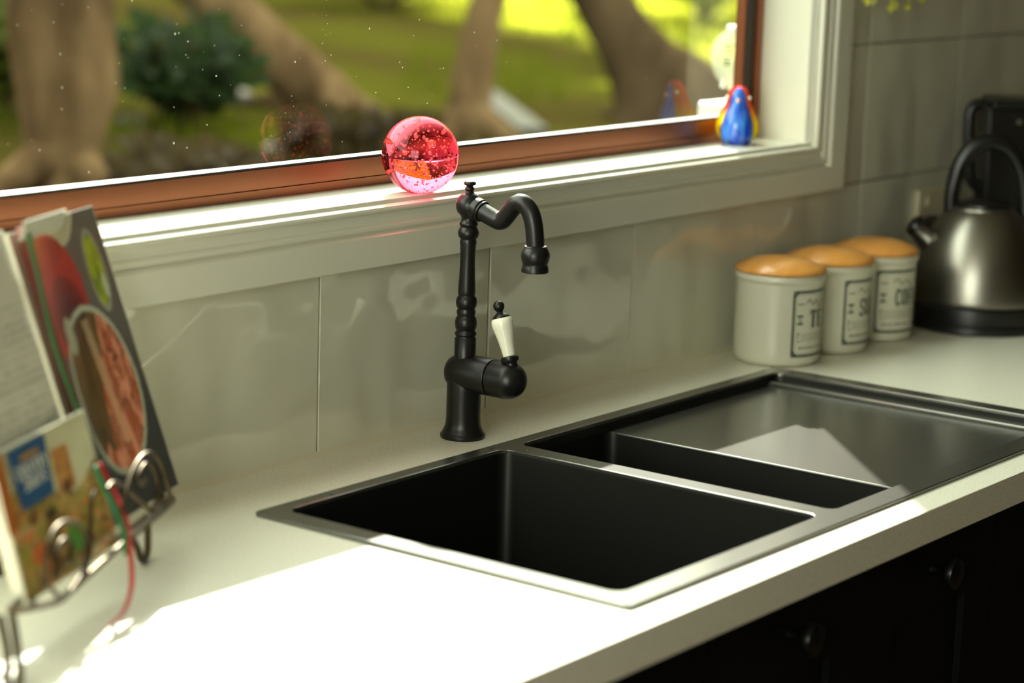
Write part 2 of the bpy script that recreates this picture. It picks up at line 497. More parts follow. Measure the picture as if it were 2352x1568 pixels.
for b in (B1, B2):
    cx, cy = (b[0] + b[1]) / 2, (b[2] + b[3]) / 2; zz = (-.1996 if b is B1 else DZ - .16)
    link('waste', lathe([(.0, .001), (.020, .0008), (.032, .002), (.042, .0024), (.045, .0003)], 32, (cx, cy, zz)), M['sink'], sink, sr, 30)
# water drops on the rim
rs = random.Random(2)
for x, y in ((.106, -.008), (.374, -.009), (.392, -.030)):
    pass
bm = bmesh.new()
for x, y, r in ((.104, -.012, .0022), (.3735, -.0105, .0014), (.395, -.045, .0013), (.377, -.0085, .0009)):
    lathe([(r, 0), (r * .9, r * .22), (r * .5, r * .42), (0, r * .5)], 10, (x, y, RT), bm=bm, cap=False)
o = link('water_drops', bm, M['clear'], sink, sr, 60); o['kind'] = 'stuff'
bm = bmesh.new()
for i in range(70):
    x, y = rs.uniform(.05, .37), rs.uniform(-.40, -.05); r = rs.choice((.0006, .0008, .0012))
    lathe([(r, 0), (r * .8, r * .3), (0, r * .5)], 6, (x, y, -.1994), bm=bm, cap=False)
o = link('bowl_specks', bm, M['porcelain'], sink, sr); o['kind'] = 'stuff'

# base cabinets: each unit a thing with two doors and a knob on each
def cabinet(x0, w, nth):
    r = (x0 + w / 2, -.25, -.9)
    lab = ['black base cabinet under the cookbook stand, left of the sink',
           'black base cabinet under the large sink bowl, its round knob nearest the camera',
           'black base cabinet under the sink drainer, its round knob farther along the front',
           'black base cabinet under the canisters and kettle, right of the sink',
           'black base cabinet past the kettle, at the far end of the worktop'][nth]
    t = thing('base_cabinet', lab, 'cabinet', r, 'black base cabinets under the worktop')
    zt = -.0358
    ztc = -.0358 if not -.3 < x0 < 1.0 else -.215       # room for the bowls
    bm = newbox(x0 + .001, x0 + w - .001, -.444, .10, -.80, ztc)
    box(bm, x0 + .001, x0 + w - .001, -.39, .06, -.9, -.80)
    if ztc < -.1: box(bm, x0 + .001, x0 + w - .001, -.444, -.43, ztc, zt)
    link('carcass', bm, M['cabinet'], t, r)
    for k in (0, 1):
        a, b = x0 + .0015 + k * w / 2, x0 + (k + 1) * w / 2 - .0015
        bm = plate([(a, -.79), (b, -.79), (b, -.042), (a, -.042)], [[(a + .065, -.72), (b - .065, -.72), (b - .065, -.125), (a + .065, -.125)]], -.464, -.446, 'xz')
        box(bm, a + .06, b - .06, -.456, -.446, -.725, -.12)
        d = link('door', bm, M['cabinet'], t, r)
        kx = (a + b) / 2; 
        link('knob', lathe([(.007, 0), (.006, .010), (.0085, .015), (.0155, .019), (.0175, .024), (.016, .029), (.009, .032), (0, .0325)], 24, (kx, -.464, -.082), (0, -1, 0)), M['knob'], d, r, 40)
for n, x0 in enumerate((-.785, -.187, .411, 1.009, 1.607)):
    cabinet(x0, .598, n)

# ------------------------------------------------------------------ the tap
TXX, TYY = .4095, .0585
tr = (TXX, TYY, 0)
tap = thing('mixer_tap', 'matt black turned kitchen mixer tap with white porcelain lever behind the sink', 'tap', tr)
link('body', lathe([(0, 0), (.0252, 0), (.0258, .0020), (.0256, .0042), (.0240, .0058), (.0236, .0072), (.0218, .0105), (.0204, .0145), (.0199, .0185), (.0196, .024), (.0195, .055), (.0195, .078), (.014, .088), (0, .09)], 56, tr), M['black'], tap, tr, 32)
BZ = .0752
link('barrel', lathe([(0, -.0225), (.0060, -.0222), (.0120, -.0205), (.0168, -.0165), (.0198, -.0105), (.0210, -.004), (.0212, .004), (.0212, .040), (.0208, .0407), (.0192, .0410)], 56, (TXX, TYY, BZ), (0, -1, 0)), M['black'], tap, tr, 32)
bp = [(.0188, .0408), (.0188, .0424), (.0207, .0426), (.0213, .0432)]
for k in range(0, 13):
    a = k / 12 * PI / 2; bp.append((.0213 * math.cos(a), .0625 + .0213 * math.sin(a)))
hb = link('lever_hub', lathe(bp, 56, (TXX, TYY, BZ), (0, -1, 0)), M['black'], tap, tr, 32)
ldir = Vector((0, .0094 + .0088, .158 - .0997)).normalized(); lo = Vector((TXX, -.0083, .0905))
link('lever_neck', lathe([(.0078, 0), (.0070, .004), (.0075, .0060), (.0095, .0072), (.0102, .0090), (.0102, .0118), (.0090, .0132), (.0066, .0138)], 40, lo, ldir), M['black'], hb, tr, 32)
link('lever_grip', lathe([(.0070, .0132), (.0073, .016), (.0078, .022), (.0088, .030), (.0102, .038), (.0118, .046), (.0124, .0505), (.0120, .0545), (.0106, .0568)], 40, lo, ldir), M['porcelain'], hb, tr, 40)['label'] = 'white porcelain lever grip'
bp = [(.0106, .0563), (.0100, .0580), (.0075, .0605), (.0045, .0625), (.0033, .0640)]
for k in range(1, 11):
    a = -PI / 2 + .5 + k / 10 * (PI - .5); bp.append((max(.0064 * math.cos(a), 0), .0702 + .0064 * math.sin(a)))
link('lever_finial', lathe(bp, 32, lo, ldir), M['black'], hb, tr, 40)
# turned column: (radius, z)
def zz(y): return (1003 - y) / 1977
colp = [(.0122, .085), (.0122, zz(776)), (.0110, zz(774)), (.0108, zz(771)), (.0124, zz(768)), (.0124, zz(764)), (.0108, zz(759.5)), (.0106, zz(757)), (.0118, zz(753)), (.0125, zz(745)), (.0125, zz(738)), (.0116, zz(730)),
        (.0100, zz(726)), (.0099, zz(724)), (.0107, zz(720)), (.0107, zz(714)), (.0098, zz(710)), (.0099, zz(708)), (.0113, zz(704)), (.0120, zz(697)), (.0120, zz(691)), (.0110, zz(684)), (.0094, zz(680)), (.0094, zz(678)),
        (.0100, zz(675)), (.0099, zz(665)), (.0092, zz(640)), (.0086, zz(610)), (.0085, zz(590)), (.0090, zz(568)), (.0095, zz(560)), (.0095, zz(557)), (.0088, zz(553)), (.0088, zz(551.5)), (.0108, zz(548)), (.0119, zz(541)), (.0119, zz(536)), (.0104, zz(528.5)),
        (.0090, zz(525)), (.0104, zz(520)), (.0104, zz(516)), (.0088, zz(512)), (.0084, zz(505)), (.0098, zz(499))]
BHZ = .2660
for k in range(2, 15):
    a = -PI / 2 + .72 + k / 14 * (PI - .72 - .35)
    colp.append((.0152 * math.cos(a) if k else .0098, BHZ + .0152 * math.sin(a)))
colp += [(.0048, BHZ + .0150), (.0042, BHZ + .0162), (.0054, BHZ + .0178), (.0056, BHZ + .0190), (.0044, BHZ + .0206), (.0035, BHZ + .0217), (.0042, BHZ + .0225), (.0064, BHZ + .0232), (.0070, BHZ + .0244), (.0069, BHZ + .0256), (.0058, BHZ + .0268), (.0036, BHZ + .0276), (0, BHZ + .0279)]
link('column', lathe(colp, 48, tr), M['black'], tap, tr, 50)
sp = [(TXX, y, z) for y, z in ((.0560, .2657), (.0490, .2640), (.0373, .2600), (.0250, .2556), (.0190, .2537), (.0150, .2532), (.0112, .2546), (.0075, .2582), (.0020, .2648), (-.0032, .2708), (-.0085, .2752), (-.0145, .2766), (-.0208, .2742), (-.0262, .2685), (-.0302, .2598), (-.0329, .2490), (-.0346, .2350), (-.0352, .2240))]
sp2 = smoothpath(sp, 5)
link('spout', tube(sp2, .0101, 24), M['black'], tap, tr, 60)
cd = (Vector(sp[2]) - Vector(sp[0])).normalized()
link('spout_collar', lathe([(.0100, .006), (.0128, .0065), (.0131, .0085), (.0131, .0135), (.0122, .0145), (.0118, .0150), (.0121, .0155), (.0121, .0172), (.0100, .0178)], 40, sp[0], cd), M['black'], tap, tr, 35)
link('spout_outlet', lathe([(.0096, .0300), (.0122, .0292), (.0130, .0280), (.0128, .0272), (.0140, .0252), (.0157, .0215), (.0161, .0180), (.0155, .0140), (.0142, .0102), (.0137, .0085), (.0142, .0070), (.0151, .0035), (.0152, .0005), (.0146, 0), (.0125, 0), (.0118, .006), (0, .006)], 40, (TXX, -.0356, .2020), (0, 0, 1)), M['black'], tap, tr, 35)

# ------------------------------------------------------------------ on the sill: glass ball, glass penguin
BR = .0438
bc = Vector((.4017, .1245, OZ0 + BR * .985))
br = (bc.x, bc.y, OZ0)
ball = thing('glass_ball', 'pink glass ball full of air bubbles on the white window sill', 'ornament', br)
bm = bmesh.new(); bmesh.ops.create_uvsphere(bm, u_segments=96, v_segments=64, radius=BR)
for v in bm.verts:
    v.co.z = max(v.co.z, -BR * .985)
bmesh.ops.translate(bm, vec=bc, verts=bm.verts[:])
shell = link('shell', bm, M['ball'], ball, br, 180)
bm = bmesh.new(); rs = random.Random(11)
for ring, rad in ((0, .30), (1, .52), (2, .74), (3, .86)):
    n = (24, 80, 170, 250)[ring]
    for i in range(n):
        zf = 1 - 2 * (i + .5) / n; a = i * 2.39996 + rs.uniform(-.2, .2)
        q = Vector((math.sqrt(1 - zf * zf) * math.cos(a), math.sqrt(1 - zf * zf) * math.sin(a), zf)) * rad * BR * rs.uniform(.96, 1.03)
        r = rs.choice((.0006, .0008, .0010, .0012)) if ring < 3 else rs.choice((.0005, .0006, .0008))
        s = bmesh.ops.create_icosphere(bm, subdivisions=2 if r > .0009 else 1, radius=r)
        bmesh.ops.translate(bm, vec=bc + q, verts=s['verts'])
s = bmesh.ops.create_icosphere(bm, subdivisions=3, radius=.0042); bmesh.ops.translate(bm, vec=bc + Vector((-.008, -.020, .013)), verts=s['verts'])
o = link('air_bubbles', bm, M['bubble'], ball, br, 180); o['kind'] = 'stuff'

pr = (1.1500, .1660, OZ0)
peng = thing('penguin_ornament', 'blue and yellow glass penguin ornament on the sill corner', 'ornament', pr)
face = Vector((CP.x - pr[0] + .1, CP.y - pr[1] + .15, 0)).normalized(); side = Vector((-face.y, face.x, 0))     # looks at the room
def pengpt(a, r, h, ky=1.0):
    # a = 0 faces the room
    return Vector(pr) + face * (math.cos(a) * r * ky) + side * (math.sin(a) * r) + Vector((0, 0, h))
PP = [(.0160, 0), (.0196, .003), (.0220, .009), (.0235, .018), (.0230, .028), (.0205, .038), (.0168, .048), (.0140, .055), (.0132, .061), (.0128, .066), (.0112, .072), (.0080, .0765), (.0040, .0790), (0, .0796)]
bm = bmesh.new(); N = 40; rings = []
for r, h in PP:
    rings.append([bm.verts.new(pengpt(2 * PI * i / N, r, h, .9)) for i in range(N)] if r > 0 else [bm.verts.new(pengpt(0, 0, h))])
for a, b in zip(rings, rings[1:]):
    for i in range(N):
        j = (i + 1) % N
        bm.faces.new((a[i], a[j], b[j], b[i]) if len(b) > 1 else (a[i], a[j], b[0]))
bm.faces.new(rings[0])
M['pblue'] = noise_color(mat('swirled_blue_glass', srgb(34, 80, 210), .05, 0, .6), srgb(24, 50, 190), srgb(70, 140, 232), 38, .35, .65, 3, stretch=(2.4, 2.4, .6))
link('body', bm, M['pblue'], peng, pr, 180)
# flame-coloured glass cloak from the crown over back and sides, open at the belly
m = translucent_mat('orange_yellow_glass', (1, .5, .1, 1), (1, .55, .1, 1), .88)
n, l = m.node_tree.nodes, m.node_tree.links
tc = n.new('ShaderNodeTexCoord'); sx = n.new('ShaderNodeSeparateXYZ'); cr = n.new('ShaderNodeValToRGB'); mr = n.new('ShaderNodeMapRange')
mr.inputs['From Min'].default_value = 0; mr.inputs['From Max'].default_value = .085
e = cr.color_ramp.elements; e[0].position = 0; e[0].color = srgb(255, 236, 30); e[1].position = 1; e[1].color = srgb(255, 120, 60)
x = e.new(.42); x.color = srgb(255, 226, 30); x = e.new(.62); x.color = srgb(255, 150, 60)
l.new(tc.outputs['Object'], sx.inputs[0]); l.new(sx.outputs['Z'], mr.inputs[0]); l.new(mr.outputs[0], cr.inputs[0])
for nn_ in n:
    if nn_.type == 'BSDF_PRINCIPLED': l.new(cr.outputs[0], nn_.inputs['Base Color']); nn_.inputs['Roughness'].default_value = .06
    if nn_.type == 'BSDF_TRANSLUCENT': l.new(cr.outputs[0], nn_.inputs['Color'])
PC = [(.0205, .006, 78), (.0262, .012, 72), (.0292, .020, 70), (.0290, .030, 68), (.0258, .040, 66), (.0212, .050, 62), (.0176, .058, 56), (.0160, .065, 52), (.0140, .072, 50), (.0100, .0785, 45), (.0050, .0815, 40)]
bm = bmesh.new(); out = []; inn = []; NN = 26
for r, h, op in PC:
    aa = [math.radians(op) + (2 * PI - 2 * math.radians(op)) * i / NN for i in range(NN + 1)]
    out.append([bm.verts.new(pengpt(a, r * (1 + .38 * max(0, -math.cos(a)) * (1 - h / .085)), h, .95)) for a in aa]); inn.append([bm.verts.new(pengpt(a, (r - .0022) * (1 + .38 * max(0, -math.cos(a)) * (1 - h / .085)), h - .0005, .95)) for a in aa])
for A in (out, inn):
    for a, b in zip(A, A[1:]):
        for i in range(NN): bm.faces.new((a[i], a[i + 1], b[i + 1], b[i]))
for k in range(len(PC) - 1):
    for i in (0, NN): bm.faces.new((out[k][i], out[k + 1][i], inn[k + 1][i], inn[k][i]))
for k in (0, len(PC) - 1):
    for i in range(NN): bm.faces.new((out[k][i], out[k][i + 1], inn[k][i + 1], inn[k][i]))
link('wings', bm, m, peng, pr, 180)['label'] = 'orange and yellow glass wings'
for s in (-1, 1):
    bm = bmesh.new(); bmesh.ops.create_uvsphere(bm, u_segments=16, v_segments=10, radius=.0030)
    bmesh.ops.translate(bm, vec=pengpt(math.radians(72) * s, .0158, .0655, .9), verts=bm.verts[:]); link('eye', bm, M['porcelain'], peng, pr, 180)
link('beak', lathe([(.0034, 0), (.0030, .002), (.0012, .0055), (0, .0062)], 16, pengpt(0, .0128, .062, .9), face + Vector((0, 0, -.35))), mat('pale_peach_glass', srgb(226, 176, 150), .1), peng, pr, 60)
bm = bmesh.new()
for s in (-1, 1):
    q = bmesh.ops.create_uvsphere(bm, u_segments=16, v_segments=8, radius=.008)['verts']
    bmesh.ops.scale(bm, vec=(1, 1, .40), verts=q); bmesh.ops.translate(bm, vec=pengpt(.75 * s, .0175, .0030), verts=q)
link('foot', bm, M['clear'], peng, pr, 180)

# pale plastic rain gauge stuck on the outside of the pane
GYO = .335
gx = on_y(1700, 150, GYO)
gr_ = (gx.x, GYO, on_y(1640, 262, GYO).z)
gauge = thing('plastic_cup', 'pale translucent plastic cup with white cap outside the glass, above the penguin', 'cup', gr_)
zt, zm = on_y(1690, 68, GYO).z, on_y(1680, 214, GYO).z
gp = [(r, zm + (zt - zm) * f) for r, f in ((.010, 0), (.025, .10), (.0365, .24), (.0435, .40), (.0470, .55), (.0455, .68), (.039, .82), (.029, .93), (.0215, 1.0))]
gc = (gx.x, GYO, 0)
gm = translucent_mat('frosted_plastic', (.82, .86, .72, 1), (.85, .9, .7, 1), .4, .80)
link('cup', lathe(gp, 32, gc, cap=False), gm, gauge, gr_, 60)
link('cap', lathe([(.0215, zt - .001), (.0225, zt - .001), (.0225, zt + .005), (0, zt + .006)], 28, gc), M['white'], gauge, gr_, 30)
bm = bmesh.new()
for k, (wd, zq) in enumerate(((.016, .76), (.013, .70), (.016, .64), (.012, .56), (.015, .50), (.011, .45))):
    z = zm + (zt - zm) * zq; r = np.interp(z, [p[1] for p in gp], [p[0] for p in gp]) + .0006
    a0 = math.atan2(CP.y - gc[1], CP.x - gc[0]) - .45
    v = [[bm.verts.new((gc[0] + r * math.cos(a0 + t), gc[1] + r * math.sin(a0 + t), z + dz)) for t in np.linspace(-wd / r / 2, wd / r / 2, 7)] for dz in (0, .0026)]
    for i in range(6): bm.faces.new((v[0][i], v[0][i + 1], v[1][i + 1], v[1][i]))
link('scale_print', bm, M['ink'], gauge, gr_)
kb = on_y(1659, 196, GYO)
link('knob', lathe([(0, -.004), (.0032, -.002), (.0036, .001), (.0018, .004), (.0015, .010)], 16, kb), M['white'], gauge, gr_, 50)
b0, b1 = on_y(1627, 262, GYO), on_y(1659, 232, GYO)
link('stem', newbox(gc[0] - .012, gc[0] + .012, GYO - .004, GYO + .004, b0.z + .01, zm + .004, bev=.002), gm, gauge, gr_)
link('bracket', newbox(b0.x, gc[0] + .03, GYO - .073, GYO + .02, b0.z - .03, b1.z, bev=.004), M['white'], gauge, gr_)

# ------------------------------------------------------------------ canisters
def canister_body():
    return lathe([(0, .001), (.050, 0), (.0545, .0008), (.0572, .0035), (.0582, .008), (.0585, .02), (.0585, .108), (.0590, .111), (.0608, .1125), (.0614, .1155), (.0612, .119), (.0600, .1212), (.0570, .1215), (.0545, .119), (.054, .10), (.053, .012), (0, .010)], 72)
LET = {  # strokes: (points, width) in a unit box
    'T': [([(.5, 1), (.5, 0)], .22), ([(.02, .96), (.98, .96)], .09), ([(.06, .98), (.06, .74)], .08), ([(.94, .98), (.94, .74)], .08), ([(.28, .03), (.72, .03)], .07)],
    'E': [([(.22, 1), (.22, 0)], .22), ([(.05, .96), (.92, .96)], .08), ([(.05, .04), (.92, .04)], .08), ([(.25, .5), (.7, .5)], .07), ([(.9, 1), (.9, .76)], .08), ([(.9, 0), (.9, .24)], .08), ([(.7, .6), (.7, .4)], .07)],
    'A': [([(.08, 0), (.48, 1)], .08), ([(.46, 1), (.84, 0)], .22), ([(.2, .34), (.68, .34)], .07), ([(0, .03), (.24, .03)], .07), ([(.66, .03), (1, .03)], .07)],
    'S': [([(.86, .76), (.74, .92), (.48, .98), (.22, .9), (.14, .74), (.26, .58), (.5, .5), (.76, .40), (.88, .24), (.76, .08), (.5, .02), (.24, .08), (.12, .24)], .15), ([(.87, 1), (.87, .72)], .07), ([(.12, 0), (.12, .28)], .07)],
    'U': [([(.2, 1), (.2, .3), (.28, .1), (.5, .02), (.7, .1), (.78, .3)], .2), ([(.78, .3), (.78, 1)], .08), ([(0, .97), (.42, .97)], .07), ([(.6, .97), (.98, .97)], .07)],
    'G': [([(.86, .76), (.74, .92), (.5, .98), (.26, .86), (.16, .5), (.26, .14), (.5, .02), (.74, .1), (.8, .24)], .17), ([(.82, 0), (.82, .42)], .16), ([(.6, .42), (1, .42)], .07), ([(.87, 1), (.87, .7)], .07)],
    'R': [([(.22, 1), (.22, 0)], .22), ([(.2, .96), (.56, .96), (.78, .86), (.8, .7), (.72, .56), (.5, .5), (.25, .5)], .12), ([(.5, .5), (.9, 0)], .18), ([(.04, .03), (.42, .03)], .07)],
    'C': [([(.86, .76), (.74, .92), (.5, .98), (.26, .86), (.16, .5), (.26, .14), (.5, .02), (.74, .1), (.88, .26)], .17), ([(.87, 1), (.87, .7)], .07)],
    'O': [([(.5, .98), (.26, .86), (.16, .5), (.26, .14), (.5, .02)], .18), ([(.5, .02), (.74, .14), (.84, .5), (.74, .86), (.5, .98)], .18)],
    'F': [([(.22, 1), (.22, 0)], .22), ([(.05, .96), (.92, .96)], .08), ([(.25, .5), (.7, .5)], .07), ([(.9, 1), (.9, .74)], .08), ([(.7, .62), (.7, .38)], .07), ([(.04, .03), (.42, .03)], .07)],
    'N': [([(.14, 0), (.14, 1)], .09), ([(.14, 1), (.84, 0)], .2), ([(.84, 0), (.84, 1)], .09), ([(0, .03), (.3, .03)], .07), ([(.68, .97), (1, .97)], .07)],
    'Y': [([(.08, 1), (.5, .48)], .2), ([(.92, 1), (.5, .48)], .09), ([(.5, .5), (.5, 0)], .2), ([(.3, .03), (.7, .03)], .07)],
    'P': [([(.22, 1), (.22, 0)], .22), ([(.2, .96), (.56, .96), (.78, .86), (.82, .72), (.76, .56), (.5, .48), (.25, .48)], .13), ([(.04, .03), (.42, .03)], .07)],
    'I': [([(.5, 1), (.5, 0)], .22), ([(.28, .97), (.72, .97)], .07), ([(.28, .03), (.72, .03)], .07)],
}
def strip(bm, pts, w, fn):
    """a flat stroke of width w along 2-D points, mapped by fn to 3-D"""
    P = [Vector(p) for p in pts]
    Q = []
    for a, b in zip(P, P[1:]):
        n = max(1, int((b - a).length / .004))
        for k in range(n): Q.append(a.lerp(b, k / n))
    Q.append(P[-1]); vs = []
    for i, p in enumerate(Q):
        t = (Q[min(i + 1, len(Q) - 1)] - Q[max(i - 1, 0)]).normalized(); n = Vector((-t.y, t.x)) * w / 2
        vs.append((bm.verts.new(fn(p + n)), bm.verts.new(fn(p - n))))
    for a, b in zip(vs, vs[1:]): bm.faces.new((a[0], a[1], b[1], b[0]))
def word(bm, txt, x0, y0, w, h, fn, weight=1.0, gap=.12):
    cw = w / len(txt)
    for i, ch in enumerate(txt):
        if ch == ' ': continue
        for pts, sw in LET[ch]:
            lw = cw * (1 - gap)
            strip(bm, [(x0 + i * cw + p[0] * lw, y0 + p[1] * h) for p in pts], sw * min(lw, h) * weight, fn)
def label_print(txt, phi_c, half, view):
    """ink on the ceramic: border with notched corners, word, small lines too fine to read"""
    bm = bmesh.new(); R = .05885
    hw = math.radians(half) * R
    def fn(p): 
        a = view + math.radians(phi_c) + p.x / R
        return (R * math.cos(a), R * math.sin(a), .0585 + p.y)
    X, Y = hw, .0435
    def loop(pts, w): strip(bm, pts + [pts[0], pts[1]], w, fn)
    loop([(-X, -Y), (X, -Y), (X, Y), (-X, Y)], .0026)
    c = .005; i = .0028
    loop([(-X + i, -Y + c), (-X + c, -Y + i), (X - c, -Y + i), (X - i, -Y + c), (X - i, Y - c), (X - c, Y - i), (-X + c, Y - i), (-X + i, Y - c)], .0008)
    for sx in (-1, 1):
        for sy in (-1, 1): strip(bm, [(sx * (X - .001), sy * (Y - .006)), (sx * (X - .006), sy * (Y - .001))], .003, fn)
    tw = hw * (1.10 if len(txt) > 3 else .95)
    word(bm, txt, -tw / 2, -.006, tw, .0240, fn, 1.8)
    # flourish above, rules and small marks around
    rs = random.Random(len(txt))
    strip(bm, [(-X + .006, .0265), (-X + .017, .0268)], .0014, fn); strip(bm, [(X - .017, .0268), (X - .006, .0265)], .0014, fn)
    fl = [(-.6 * X + k * .06 * X, .0275 + .0042 * math.sin(k * 1.25) + .0022 * math.sin(k * .55)) for k in range(21)]
    strip(bm, fl, .0015, fn)
    for sx in (-1, 1):
        cx = sx * (X - .0105)
        strip(bm, [(cx - .0045, .0105), (cx + .0045, .0105)], .0032, fn); strip(bm, [(cx - .0045, .0005), (cx + .0045, .0005)], .0032, fn)
        strip(bm, [(cx - .0022, .0075), (cx + .0022, .0035)], .0010, fn); strip(bm, [(cx - .0022, .0035), (cx + .0022, .0075)], .0010, fn)
    for k, y in enumerate((-.0135, -.0165, -.0195, -.0225)):
        x = -X + .013
        while x < X - .012:
            ln = rs.uniform(.0012, .0045); strip(bm, [(x, y + rs.uniform(-.0003, .0003)), (x + ln, y)], .0009, fn); x += ln + .0016
    strip(bm, [(-X + .0065, -.0125), (-X + .0105, -.0125)], .0016, fn); strip(bm, [(-X + .0085, -.0125), (-X + .0075, -.020)], .0012, fn); strip(bm, [(-X + .0065, -.0235), (-X + .0115, -.0235)], .0012, fn)
    x = -X + .014
    strip(bm, [(-X + .0105, -.0325), (-X + .0128, -.0325)], .0030, fn)
    while x < X - .014:
        ln = rs.uniform(.0012, .0030); strip(bm, [(x, -.0325), (x + ln, -.0325)], rs.uniform(.0020, .0034), fn); x += ln + .0017
    return bm
cans = [('TEA', (1.0655, .0350), 69, 49, 'cream ceramic TEA canister with domed wooden lid, nearest the sink'),
        ('SUGAR', (1.1935, .0310), 79, 56, 'cream ceramic SUGAR canister with wooden lid, between TEA and COFFEE'),
        ('COFFEE', (1.3205, .0285), 66, 62, 'cream ceramic COFFEE canister with wooden lid, beside the kettle')]
body0 = lid0 = None
for txt, (x, y), pc, hf, lab in cans:
    t = thing('canister', lab, 'canister', (x, y, .0002), 'lidded canisters on the worktop')
    if body0 is None:
        body0 = link('body', canister_body(), M['ceramic'], t, (0, 0, 0), 40)
        lid0 = link('lid', lathe([(0, .1205), (.0520, .1205), (.0608, .1222), (.0622, .1242), (.0615, .1262), (.0570, .1296), (.0480, .1340), (.0360, .1378), (.0200, .1404), (0, .1412)], 64), M['lidwood'], t, (0, 0, 0), 60)
    else:
        for q in (body0, lid0):
            c = q.copy(); COL.objects.link(c); c.parent = t
    view = math.atan2(CP.y - y, CP.x - x)
    link('label_print', label_print(txt, pc, hf, view), M['ink'], t, (0, 0, 0))

# ------------------------------------------------------------------ kettle, appliance behind, power point
kr = (1.5112, -.0416, 0)
ket = thing('kettle', 'brushed steel kettle with black base and arched handle beside the canisters', 'kettle', kr)
link('power_base', lathe([(0, .001), (.100, 0), (.1035, .003), (.1035, .011), (.099, .0135), (.099, .0150), (0, .0150)], 64, kr), M['plastic'], ket, kr, 30)
link('collar', lathe([(0, .0150), (.1000, .0150), (.1005, .019), (.0995, .036), (.096, .039), (0, .039)], 64, kr), M['plastic'], ket, kr, 30)
link('body', lathe([(.0945, .0385), (.0962, .041), (.0962, .046), (.0950, .060), (.0925, .080), (.0880, .100), (.0815, .120), (.0725, .140), (.0620, .158), (.0520, .170), (.0475, .1735), (.0470, .1760), (.0440, .1780), (0, .1790)], 64, kr), M['steel'], ket, kr, 40)
link('lid', lathe([(.0430, .1775), (.0425, .1810), (.036, .1840), (.022, .1862), (0, .1870)], 48, kr), M['plastic'], ket, kr, 40)
kd = Vector((-.60, .80, 0)); kc = Vector(kr)
hp = [kc + kd * s + Vector((0, 0, z)) for s, z in ((.045, .160), (.047, .180), (.045, .205), (.036, .240), (.018, .264), (-.006, .272), (-.030, .264), (-.050, .238), (-.061, .200), (-.064, .165), (-.066, .142))]
hq = smoothpath(hp, 6)
link('handle', tube(hq, [.0095 + .003 * math.sin(PI * i / (len(hq) - 1)) for i in range(len(hq))], 16), M['plastic'], ket, kr, 60)
for s in (1, -1):
    q = kc + kd * (.060 if s > 0 else -.078) + Vector((0, 0, .15 if s > 0 else .13))
spd = (kd * .8 + Vector((0, 0, .62))).normalized()
link('spout', lathe([(.024, -.02), (.0215, 0), (.0165, .022), (.0135, .036), (.0140, .038), (.0110, .038), (.010, .03), (0, .028)], 32, kc + kd * .066 + Vector((0, 0, .118)), spd), M['steel'], ket, kr, 40)
tip = kc + kd * .098 + Vector((0, 0, .140))
link('spout_flap', lathe([(.0155, 0), (.0165, .002), (.0150, .0075), (.008, .0105), (0, .0115)], 24, kc + kd * .0955 + Vector((0, 0, .1440)), spd), M['plastic'], ket, kr, 40)

ar = (1.756, .028, 0)
app = thing('kitchen_appliance', 'tall black appliance with a side handle standing behind the kettle', 'appliance', ar)
ax, ay = Vector((.60, -.80, 0)), Vector((.80, .60, 0))
def abox(s0, s1, t0, t1, z0, z1, k=1.0, bev=.006):
    bm = newbox(s0, s1, t0, t1, z0, z1, bev=bev)
    for v in bm.verts:
        f = (v.co.z - z0) / (z1 - z0); v.co.x *= 1 + (k - 1) * f; v.co.y *= 1 + (k - 1) * f
    bmesh.ops.transform(bm, matrix=Matrix.Translation(ar) @ Matrix(((ax.x, ay.x, 0, 0), (ax.y, ay.y, 0, 0), (0, 0, 1, 0), (0, 0, 0, 1))), verts=bm.verts[:])
    return bm
link('base', abox(-.056, .046, -.055, .055, 0, .14, .95), M['plastic'], app, ar)
link('jug', abox(-.050, .036, -.045, .045, .1405, .305, 1.08, .004), M['plastic'], app, ar)
link('lid', abox(-.048, .048, -.055, .055, .305, .318, .94, .004), M['plastic'], app, ar)
hpts = [Vector(ar) + ax * s + Vector((0, 0, z)) for s, z in ((-.046, .300), (-.060, .306), (-.071, .298), (-.073, .27), (-.070, .22), (-.064, .185), (-.046, .175))]
link('handle', tube(smoothpath(hpts, 6), .0085, 12), M['plastic'], app, ar, 60)
for s, z in ((-.005, .285), (.022, .262)):
    q = Vector(ar) + ax * s - ay * (.0490 if z > .27 else .0485) + Vector((0, 0, z))
    link('button', lathe([(.004, 0), (.004, .002), (0, .0025)], 12, q, -ay), M['steel'], app, ar)

orr = (1.669, W, .137)
pt = thing('power_outlet', 'cream wall power outlet plate behind the kettle', 'outlet', orr)
link('plate', newbox(1.602, 1.736, W - .009, W, .098, .176, bev=.003), M['outlet'], pt, orr)
for xx in (1.632, 1.706):
    link('switch', newbox(xx - .007, xx + .007, W - .012, W - .009, .150, .166, bev=.001), M['outlet'], pt, orr)
    bm = bmesh.new()
    for dx, a in ((-.007, .5), (.007, -.5), (0, 0)):
        q = newbox(-.0012, .0012, -.0005, .0005, -.004, .004)
        bmesh.ops.transform(q, matrix=Matrix.Translation((xx + dx, W - .0093, .124 if a else .112)) @ Matrix.Rotation(a, 4, 'Y'), verts=q.verts[:])
        tmp = bpy.data.meshes.new('t'); q.to_mesh(tmp); q.free(); bm.from_mesh(tmp); bpy.data.meshes.remove(tmp)
    link('socket', bm, M['plastic'], pt, orr)
pgr = (1.632, W - .0098, .118)
plug = thing('power_plug', 'black plug and cord in the cream outlet behind the kettle', 'plug', pgr)
link('plug_body', newbox(1.614, 1.650, W - .045, W - .0098, .100, .136, bev=.007, seg=3), M['plastic'], plug, pgr)
